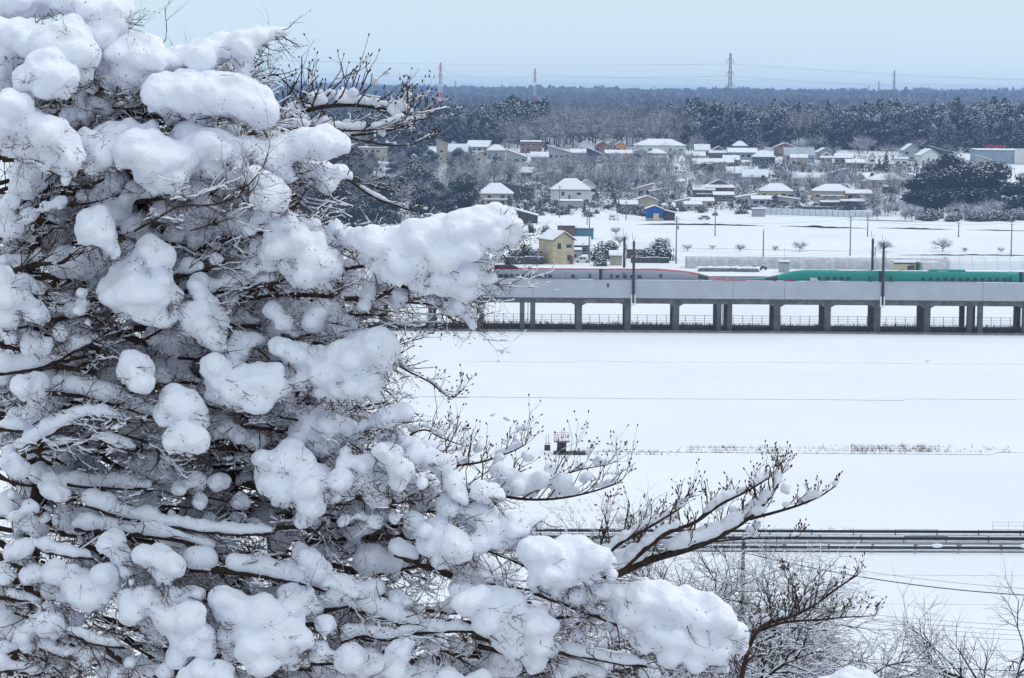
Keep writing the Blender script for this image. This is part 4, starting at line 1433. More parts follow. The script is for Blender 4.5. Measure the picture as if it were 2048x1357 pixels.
# faint far mountains on the left
mb = MB(); pr = None
for i in range(60):
    t = i / 59
    x = lerp(-1900, 760, t); Y = 7600
    h = 8 + 34 * max(0, 1 - abs((x + 1000) / 720) ** 1.3) * (1 + .25 * mnoise.noise((x / 220.0, 4, 4))) + 16 * max(0, 1 - abs((x + 280) / 640)) + 8 * mnoise.noise((x / 90.0, 1, 1))
    row = [(x, Y - 1500, terr(x, Y) - 15), (x, Y - 500, terr(x, Y) + h * .45), (x, Y, terr(x, Y) + h), (x, Y + 1200, terr(x, Y) - 20)]
    if pr:
        for k in range(3): mb.poly([pr[k], row[k], row[k + 1], pr[k + 1]])
    pr = row
M['farhill'] = mat('farhill', (0.10, 0.12, 0.13), 0.95, 0.3, .004, 0, 1, 0.1, c2=(.3, .32, .34))
setp(mb.build('hills', ['farhill'], None, True), 'faint blue hills on the left horizon', 'hills', kind='structure')

# ------------------------------------------------------------------ garden trees between the houses
GB = [bare_tree(8.5, 21, lev=2, twr=.055, smin=.02, snow=.75, nl=14, nch=1.6), bare_tree(7, 22, lev=2, twr=.055, smin=.02, snow=.75, nl=14, nch=1.6), bare_tree(9.5, 23, lev=2, twr=.06, smin=.02, snow=.75, nl=12, nch=1.7)]
GE = [broad(6.5, 2.7, 31, 420, .34, .36), broad(5.0, 2.3, 32, 340, .42, .33), conifer(7, 1.9, 33, 260, .4, .36, .05, name='cedar_tree')]
GS = [bush(1.9, 2.1, 41, n=260, snow=.36), bush(1.5, 1.7, 42, n=220, snow=.36), bush(2.4, 2.0, 43, n=320, snow=.36)]
rng = random.Random(12)
LBG = 'snow frosted bare garden tree among the town roofs'
LEG = 'dark evergreen garden tree with snow among the town roofs'
LSG = 'snow topped garden shrub among the town houses'
def scatter(n, x0, x1, y0, y1, protos, label, group, cat, smin=.7, smax=1.15):
    for i in range(n):
        px, py = rng.uniform(x0, x1), rng.uniform(y0, y1)
        p = G(px, py)
        s = rng.uniform(smin, smax)
        place(rng.choice(protos), p, rng.uniform(0, 6.28), (s, s, s * rng.uniform(.85, 1.1)), label, group, cat)
scatter(20, 930, 1110, 344, 376, GB, LBG, 'bare garden trees', 'tree')
scatter(46, 1110, 1300, 344, 386, GB, LBG, 'bare garden trees', 'tree')
scatter(22, 1290, 1400, 346, 400, GB, LBG, 'bare garden trees', 'tree', .6, .95)
scatter(18, 1400, 1530, 350, 388, GB, LBG, 'bare garden trees', 'tree', .6, .9)
scatter(26, 1560, 1800, 352, 394, GB, LBG, 'bare garden trees', 'tree', .6, 1)
scatter(22, 1190, 1400, 320, 340, GB, LBG, 'bare garden trees', 'tree', .5, .8)
scatter(40, 900, 1900, 288, 318, GB, LBG, 'bare garden trees', 'tree', .5, .9)
scatter(6, 1720, 1790, 400, 432, GB, LBG, 'bare garden trees', 'tree', .6, .9)
scatter(30, 990, 1260, 372, 434, GE, LEG, 'evergreen garden trees', 'tree', .5, .9)
scatter(44, 1260, 1800, 340, 430, GE, LEG, 'evergreen garden trees', 'tree', .4, .75)
scatter(26, 900, 1900, 292, 340, GE, LEG, 'evergreen garden trees', 'tree', .4, .8)
scatter(60, 1060, 1340, 404, 436, GS, LSG, 'garden shrubs', 'shrub', .6, 1.4)
scatter(64, 1340, 1760, 398, 432, GS, LSG, 'garden shrubs', 'shrub', .6, 1.4)
scatter(16, 1060, 1800, 325, 345, GS, LSG, 'garden shrubs', 'shrub', .7, 1.3)
for px, py, s, lab in ((995, 352, 1.45, 'round dark evergreen beside the small cream house'), (1315, 372, .9, 'dark round evergreen above the gabled tan shed'), (1420, 362, 1.1, 'broad dark evergreen left of the gabled farmhouse'),
                   (1555, 362, 1.0, 'dark evergreen over the pair of snowy slopes'), (1772, 345, 1.25, 'pointed dark tree left of the small white house')):
    p = G(px, py); place(GE[2] if 'pointed' in lab else GE[0], p, px, (s, s, s * .95), lab, None)
    o = col.objects[-1]
# long clipped hedge in the upper town
hd = empty('hedge', G(1620, 343), 'long dark clipped hedge running across the upper town', 'hedge')
fb, sb_ = MB(), MB()
hp = hd.location
hw_ = 48
for i in range(2600):
    x = rng.uniform(-hw_, hw_); z = rng.uniform(0, 3.6) * (1 + .2 * mnoise.noise((x * .3, 0, 0))); y = rng.choice((-1, -1, 1)) * .7 + rng.uniform(-.25, .25)
    leafpoly(fb, (x, y, z), .34, (0, y, .4), rng)
    if z > 3.0 and rng.random() < .25: leafpoly(sb_, (x, y * .6, z + .2), .3, (0, 0, 1), rng)
fb.build('crown', ['hedge'], hd); sb_.build('snow_load', ['snow'], hd)

# great evergreens on the right
BE = [broad(22, 11, 51, 5200, .44, .62, lobes=22, zlo=-.08), broad(19, 9.5, 52, 4400, .42, .6, lobes=20, zlo=-.08)]
for px, py, pr, s, lab in ((1905, 424, 0, 1.0, 'largest of the great dark evergreens at the right, snow on its crown'), (1840, 420, 1, .78, 'great dark evergreen at the left end of the clump'),
                       (1985, 426, 1, 1.02, 'great dark evergreen right of the largest one'), (2048, 428, 1, .8, 'great dark evergreen cut by the right edge of the view'), (1950, 418, 1, .9, 'great dark evergreen standing behind the clump'), (1868, 414, 0, .8, 'tall dark evergreen at the back of the clump')):
    place(BE[pr], G(px, py), px, (s * 1.08, s * 1.08, s * 1.0), lab, None)
LH = 'snow mottled evergreen shrub in the thick hedge at the field edge on the right'
HB = [bush(2.6, 3.4, 61, n=420, snow=.62, leaf=.36), bush(2.2, 2.8, 62, n=360, snow=.7, leaf=.36)]
for i in range(34):
    px = rng.uniform(1838, 2090); py = rng.uniform(436, 444)
    s = rng.uniform(.75, 1.2)
    place(HB[i % 2], G(px, py), px, (s, s, s), LH, 'shrubs of the field edge hedge', 'shrub')
LW = 'low snow frosted bare shrub along the field edge'
HW = [bare_tree(4.5, 71, lev=2, twr=.045, smin=.02, snow=.8, nl=16, nch=1.7, name='bare_shrub'), bare_tree(3.8, 72, lev=2, twr=.045, smin=.02, snow=.8, nl=16, nch=1.7, name='bare_shrub')]
for i in range(30):
    px = rng.choice((rng.uniform(1738, 1850), rng.uniform(1890, 2010))); py = rng.uniform(424, 442)
    s = rng.uniform(.7, 1.2)
    place(HW[i % 2], G(px, py), px, (s, s, s), LW, 'frosted shrubs of the field edge', 'shrub')

# thickets and rough growth filling the gardens
tk = MB(); rng2 = random.Random(61)
for i in range(40000):
    px = rng2.uniform(925, 1830); py = rng2.triangular(296, 436, 380)
    if i % 5 == 0: px = rng2.uniform(560, 960); py = rng2.uniform(330, 468)
    if px > 1180 and py > 424: continue
    n_ = mnoise.noise((px / 26.0, py / 7.0, 1.7)) + (.25 if px < 1300 else .05)
    if n_ < -.34: continue
    p = G(px, py)
    h = rng2.uniform(.6, 2.6) * (.65 + n_)
    for k in range(2):
        a = rng2.uniform(-.9, .9); w_ = rng2.uniform(.05, .13)
        b = Vector((p.x + rng2.uniform(-.7, .7), p.y + rng2.uniform(-.7, .7), p.z))
        tk.poly([b, b + Vector((w_, .05, 0)), b + Vector((a, rng2.uniform(-.6, .6), h * rng2.uniform(.6, 1)))], 0)
    leafpoly(tk, p + Vector((0, 0, h * rng2.uniform(.3, .9))), rng2.uniform(.18, .42), (rng2.uniform(-1, 1), rng2.uniform(-1, 0), .5), rng2, rng2.choice((0, 0, 1)))
    if rng2.random() < .25: leafpoly(tk, p + Vector((0, 0, h * .9)), rng2.uniform(.2, .45), (0, -.2, 1), rng2, 2)
setp(tk.build('thicket', ['farbark', 'hedge', 'snow']), 'rough snowy undergrowth filling the gaps between the houses', 'undergrowth', kind='stuff')
# trees left of the town, half hidden behind the snowy tree
LT = [('dark evergreen at the lower left behind the snowy branch tips', 655, 452, 0, .86), ('dark evergreen between the snow clumps left of centre', 575, 455, 0, .8), ('evergreen flecked with snow right of the dark ones', 760, 448, 1, .85),
      ('small dark evergreen low behind the arm of snow', 705, 470, 1, .7), ('evergreen behind the snowy tree at the far left', 480, 455, 0, .8)]
for lab, px, py, pr, s in LT: place(BE[pr], G(px, py), px, (s * .95, s * .95, s * .86), lab, None)
tc_ = [conifer(17.5, 6.0, 81, 1500, .5, .6, .0, pw=.7, label='cone shaped snowy cedar seen through the budding twigs')]
tc_[0].location = G(828, 398); tc_[0].scale = (1.0, 1.0, 1.0)
sp_ = [bare_tree(13, 82, lev=3, twr=.05, smin=.015, snow=.7, nl=14, nch=1.2), bare_tree(12, 83, lev=3, twr=.05, smin=.015, snow=.7, nl=14, nch=1.2)]
for k, (px, py, s, lab) in enumerate(((885, 418, 1.05, 'wide frosted bare tree below the tan houses on the left'), (925, 420, .9, 'frosted bare tree just left of the tan hip roofed house'), (840, 432, .9, 'frosted bare tree in front of the cone shaped cedar'),
                      (790, 425, .9, 'frosted bare tree between the evergreens on the left'), (960, 395, .8, 'frosted bare tree behind the tan hip roofed house'), (900, 380, .8, 'frosted bare tree directly below the stepped snowy roof'), (860, 372, .8, 'frosted bare tree close under the tall tan house'), (735, 400, .8, 'frosted bare tree under the flat roofed apartment block'))):
    place(sp_[k % 2], G(px, py), k, (s, s, s), lab, None)
LFR = 'frosted bare tree in the thick growth left of the town'
for i in range(46):
    px = rng.uniform(690, 965); py = rng.uniform(338, 440)
    if px > 900 and py > 400: continue
    s = rng.uniform(.5, .85)
    place(sp_[i % 2], G(px, py), px, (s, s, s), LFR, 'frosted trees left of the town')
LEL = 'dark snow flecked evergreen in the thick growth left of the town'
for i in range(46):
    px = rng.uniform(560, 930); py = rng.uniform(335, 452)
    s = rng.uniform(.4, .72)
    place(BE[i % 2], G(px, py), px, (s, s, s * rng.uniform(.9, 1.2)), LEL, 'evergreens left of the town')
for i in range(24):
    px = rng.uniform(690, 940); py = rng.uniform(306, 350)
    s = rng.uniform(.3, .5)
    place(BE[i % 2], G(px, py), px, (s, s, s * rng.uniform(.9, 1.2)), LEL, 'evergreens left of the town')
# shrubs around the yellow house and rear masts
for px, py, s, lab, pr in ((1048, 527, 1.25, 'dark snowy shrub left of the yellow house', 0), (1072, 528, 1.0, 'dark shrub touching the yellow house wall', 0), (1025, 527, 1.0, 'dark snowy shrub over the grey yard fence', 1),
                           (1200, 523, 1.3, 'snowy evergreen shrub right of the tall dark pole', 0), (1222, 505, 1.0, 'bare looking shrub behind the little tan shed', 1), (1322, 522, 1.45, 'round dark shrub right of the left railway masts', 0),
                           (1295, 525, 1.1, 'low shrub beneath the dark wooden house', 1), (1278, 523, .9, 'small shrub between the two left railway masts', 1), (1200, 533, .9, 'dark clipped shrub at the field corner', 1), (1058, 466, 1.0, 'dark shrub left of the dark brick building', 1), (1092, 468, .8, 'small shrub behind the yellow house roof', 1)):
    place(HB[pr], G(px, py), px, (s * .92, s * .92, s * 1.15), lab, None, 'shrub')
for px, py, s, lab, k in ((1600, 504, .75, 'rounded bare bush in the far field above the green train nose', 0), (1480, 504, .62, 'pale bare bush in the far field above the long greenhouse', 1), (1375, 503, .5, 'small dark bush at the left of the far field', 0),
                        (1768, 504, .95, 'upright bare bush behind the right railway mast', 1), (1885, 504, .95, 'triangular bare bush in the far field on the right', 0), (1232, 470, .7, 'small bare bush in the field left of the rear mast', 1),
                        (1930, 505, .4, 'tiny bush right of the triangular one', 1), (2002, 506, .4, 'tiny bush near the right edge of the far field', 0), (1550, 503, .45, 'small scrubby bush between two larger ones in the far field', 1), (1425, 500, .35, 'smallest scrub in the far field above the stacked boards', 0), (1240, 492, .8, 'bare bush behind the little tan shed', 0), (1325, 500, 1.0, 'frosted bare bush behind the dark wooden house', 1)):
    place(HW[k], G(px, py), px, (s * 1.15, s * 1.15, s * .78), lab, None, 'shrub')

# ------------------------------------------------------------------ near field: dry grass, inlet tower, handrail
mb = MB(); sm = MB(); rng = random.Random(90)
for i in range(2400):
    px = rng.uniform(1140, 2020)
    dens = .25 + .75 * max(0, mnoise.noise((px / 70.0, 0, 3))) + (.5 if 1700 < px < 1860 else 0) + (.25 if 1370 < px < 1560 else 0)
    if rng.random() > dens: continue
    p = G(px, rng.uniform(896, 909) if px > 1360 else rng.uniform(904, 912))
    h = rng.uniform(.15, .6) * (1.35 if 1700 < px < 1860 else 1)
    for k in range(3):
        a, b = rng.uniform(-.25, .25), rng.uniform(-.1, .1)
        mb.poly([(p.x + b - .02, p.y, p.z - .02), (p.x + b + .02, p.y, p.z - .02), (p.x + b + a, p.y + rng.uniform(-.2, .2), p.z + h)], 0 if rng.random() < .7 else 1)
for px, py in ((1853, 727), (1856, 724), (1770, 1065), (1660, 1063), (1665, 1064), (1640, 1066), (1690, 1064), (1700, 1064), (1100, 662), (1150, 661), (1220, 662)):
    p = G(px, py)
    for k in range(10):
        b_ = rng.uniform(-.4, .4)
        mb.poly([(p.x + b_, p.y, p.z), (p.x + b_ + .03, p.y, p.z), (p.x + rng.uniform(-.5, .5), p.y, p.z + rng.uniform(.2, .75))], k % 2)
setp(mb.build('dry_grass', ['drygrass', 'darkgrass']), 'sparse straw coloured grass poking through the snow', 'grass', kind='stuff')

p = G(1123, 908, 0)
tw = empty('inlet_tower', p, 'dark concrete water inlet tower with a red railed snowy platform', 'tower')
mb = MB(); mb.box((0, 0, .75), (.72, .72, 1.0)); mb.box((0, 0, 1.75), (.8, .8, .06)); mb.build('shaft', ['darksteel'], tw)
mb = MB(); mb.box((.02, 0, 1.92), (1.28, 1.1, .11)); mb.build('platform', ['darkconcrete'], tw)
mb = MB(); mb.ball((0, 0, 2.05), (1.2, 1.0, .22), ICO2); mb.box((.02, 0, 2.06), (1.24, 1.06, .05)); mb.build('snow_cap', ['snow'], tw, True)
mb = MB()
for x in (-1.2, -.6, 0, .6, 1.2):
    for y in (-1.02, 1.02): mb.tube([(x, y, 2.0), (x, y, 3.0)], [.022, .022], 5)
for y in (-1.02, 1.02):
    for z in (2.5, 3.0): mb.tube([(-1.2, y, z), (1.2, y, z)], [.022, .022], 5)
for x in (-1.2, 1.2):
    for z in (2.5, 3.0): mb.tube([(x, -1.02, z), (x, 1.02, z)], [.022, .022], 5)
mb.build('railing', ['dullred'], tw)
mb = MB(); mb.tube([(0, 0, 2.0), (0, 0, 3.7)], [.05, .03], 6); mb.tube([(-.12, 0, 2.4), (.12, 0, 2.4)], [.16, .16], 10); mb.build('valve_spindle', ['dullred'], tw)
mb = MB(); mb.box((1.3, -.5, .12), (2.6, .9, .28)); mb.build('base_slab', ['darksteel'], tw)
p2 = G(1098, 902, 0)
gt = empty('sluice_gate', p2, 'thin red frame of a sluice gate left of the inlet tower', 'gate')
mb = MB()
for x in (-.35, -.05): mb.tube([(x, 0, -.1), (x, 0, 1.9)], [.03, .03], 5)
mb.tube([(-.5, 0, .9), (.3, 0, .9)], [.03, .03], 5)
mb.build('frame', ['dullred'], gt)
mb = MB(); mb.box((-.2, 0, .3), (.35, .06, .4)); mb.build('gate_plate', ['darksteel'], gt)
p3 = G(1985, 1066, 0)
hr = empty('handrail', p3, 'thin grey pipe handrail in the snow at the right edge above the road', 'railing')
mb = MB()
for k in range(6): mb.tube([(k * 1.5, 0, -.1), (k * 1.5, 0, 1.05)], [.018, .018], 5)
mb.build('post', ['greysteel'], hr)
mb = MB()
for z in (.35, .7, 1.05): mb.tube([(0, 0, z), (7.5, 0, z)], [.014, .014], 5)
mb.build('rail', ['greysteel'], hr)
mb = MB()
for k in range(10):
    mb.tube([(k * .9, 2.3, 0), (k * .9 + .2, 2.3, .02)], [.01, .01], 3)

tw.scale = (.72, .72, .80)
# ------------------------------------------------------------------ trees on the slope at lower right
def slope_tree(px, ytop, Y, seed, label, nl=13, lev=3, spread=1.0, smin=.012, snow=1.5, nch=1.35, hscale=1.0, up=.0):
    t_ = P(px, ytop, Y)
    zb_ = terr(t_.x, Y)
    h = t_.z - zb_
    rng = random.Random(seed)
    r = empty('bare_tree', (t_.x, Y, zb_), label, 'tree')
    T, W, S = MB(), MB(), MB()
    T.tube([(0, 0, -.6), (.15, 0, h * .3), (-.1, .1, h * .55), (0, 0, h * .75)], [.20, .16, .12, .07], 9)
    T.build('trunk', ['bark'], r, True)
    for k in range(nl):
        a = 2 * math.pi * k / nl * 1.618 + rng.uniform(-.3, .3)
        z = h * rng.uniform(.50, .93)
        d = Vector((math.cos(a) * spread, math.sin(a) * spread, rng.uniform(-.1, .55)))
        grow(W, S, Vector((0, 0, z)), d, h * .33 * hscale, .07, lev, rng, snow, smin, 5, .16, up + .03, nch, .75, .62, .68, 3, 4, flat=.7)
    W.build('crown', ['shrubtwig'], r)
    S.build('snow_load', ['snow'], r, True)
    return r
slope_tree(1480, 1205, 62, 101, 'snowy cherry tree below the road, its crown right of the large snow clump', 44, 3, 1.2, .008, .8, 2.4, .62, -.055)
slope_tree(1600, 1300, 58, 103, 'lower snow dusted tree at the bottom, spreading to the right', 44, 3, 1.2, .008, .8, 2.4, .62, -.06)
slope_tree(1375, 1185, 66, 105, 'snow dusted tree half hidden behind the drooping snow clump', 36, 3, 1.1, .008, .8, 2.4, .62, -.05)
slope_tree(1470, 1335, 52, 107, 'dark twiggy tree low at the bottom behind the large snow clump', 26, 3, 1.1, .008, 1.0, 2.2, .55, -.06)
slope_tree(2030, 1330, 70, 109, 'fine twigged bare tree at the bottom right corner', 17, 3, 1.15, .004, .8, 1.9, .70, .01)
slope_tree(1905, 1360, 74, 111, 'smaller fine twigged bare tree left of the corner tree', 15, 3, 1.15, .004, .8, 1.9, .62, .01)

# utility pole by the road and the lines over the lower right
pr_ = P(1487, 1075, 178)
pl = pole(1487, 1075, 1130, 'utility pole standing between the snowy cherry tree and the road', arm=False, loc=Vector((pr_.x, 178, 0)))
sc_ = pr_.z
pl.children[0].scale = (1, 1, sc_ / ((1130 - 1075) / (F / 178)))
mb = MB(); mb.tube([(0, -.25, sc_ - .9), (0, -.25, sc_ - .35)], [.16, .16], 8); mb.build('fitting', ['darksteel'], pl)
right = P(2300, 1196, 165)
setp(wire('power_line', [pr_ - Vector((0, 0, 1.15)), right], 1.0, .045, ''), 'thick dark cable running from the road pole down to the right', 'wire')
setp(wire('power_line', [pr_ - Vector((0, 0, 1.0)), right + Vector((0, 0, .25))], .7, .015, ''), 'thin cable just above the thick one from the road pole', 'wire')
for k, (ya, yb_) in enumerate(((1216, 1262), (1224, 1273), (1232, 1283), (1242, 1292), (1277, 1312), (1320, 1350))):
    a = P(1400, ya - 34, 150); b = P(2200, yb_ - 6, 140)
    setp(wire('power_line', [a, b], .5, .012 if k < 5 else .03, ''), 'thin line crossing the lower right snow, number ' + 'one two three four five six'.split()[k] + ' from the top', 'wire', 'lines over the lower right field')
# ------------------------------------------------------------------ the snow laden tree in front
D0 = 12.0
def stuffed(*os_):
    for o in os_: o['kind'] = 'stuff'
def TP(px, py, dd): return P(px, py, D0 + dd)
tree_base = Vector((TP(20, 1500, .7).x, D0 + .7, terr(0, D0 + .7)))
ftree = empty('snow_laden_tree', tree_base, 'large tree bowed under thick cushions of snow, filling the left of the view', 'tree')
tb0 = tree_base
snow_jobs = []

def balls_for(stroke, dd, rng):
    out_ = []
    k = len(stroke)
    for i, (px, py, r) in enumerate(stroke):
        D = D0 + dd + rng.uniform(-.06, .06)
        c = P(px, py, D); Rr = r * D / F * 1.14
        out_.append((c, (Rr, Rr * 1.0, Rr * .93)))
        for s in (-1, 1):
            q = rng.uniform(.55, .85)
            cc = c + Vector((rng.uniform(-.25, .25) * Rr, s * .75 * Rr, rng.uniform(-.25, .05) * Rr))
            out_.append((cc, (Rr * q, Rr * q, Rr * q * .85)))
        for j in range(2):                      # lumps on the crest
            a = rng.uniform(0, 6.28); e = rng.uniform(.3, 1.2)
            d = Vector((math.cos(a) * math.cos(e), math.sin(a) * math.cos(e), math.sin(e)))
            q = rng.uniform(.28, .5)
            out_.append((c + d * Rr * rng.uniform(.55, .72), (Rr * q, Rr * q, Rr * q)))
        for j in range(6):                      # ragged hanging underside
            a = rng.uniform(0, 6.28); e = rng.uniform(-1.3, -.15)
            d = Vector((math.cos(a) * math.cos(e), math.sin(a) * math.cos(e), math.sin(e)))
            q = rng.uniform(.12, .30)
            out_.append((c + d * Rr * rng.uniform(.75, 1.0), (Rr * q, Rr * q, Rr * q * rng.uniform(.8, 1.5))))
    return out_

def snow_obj(name, balls, parent, voxel=.0115, noise1=.044, noise2=.012):
    mb = MB()
    o0 = parent.location if parent is not None else Vector((0, 0, 0))
    for c, r in balls: mb.ball(c - o0, r, ICO2 if max(r) > .05 else ICO1)
    o = mb.build(name, ['snow'], parent)
    m = o.modifiers.new('r', 'REMESH'); m.mode = 'VOXEL'; m.voxel_size = voxel; m.use_smooth_shade = True
    m = o.modifiers.new('s', 'SMOOTH'); m.factor = .6; m.iterations = 14
    m = o.modifiers.new('d', 'DISPLACE'); m.texture = TEX1; m.strength = noise1; m.mid_level = .5; m.texture_coords = 'LOCAL'
    m = o.modifiers.new('e', 'DISPLACE'); m.texture = TEX2; m.strength = noise2; m.mid_level = .5; m.texture_coords = 'LOCAL'
    snow_jobs.append(o)
    return o
TEX1 = bpy.data.textures.new('lumps', 'CLOUDS'); TEX1.noise_scale = .11; TEX1.noise_depth = 1
TEX2 = bpy.data.textures.new('grain', 'CLOUDS'); TEX2.noise_scale = .030; TEX2.noise_depth = 2

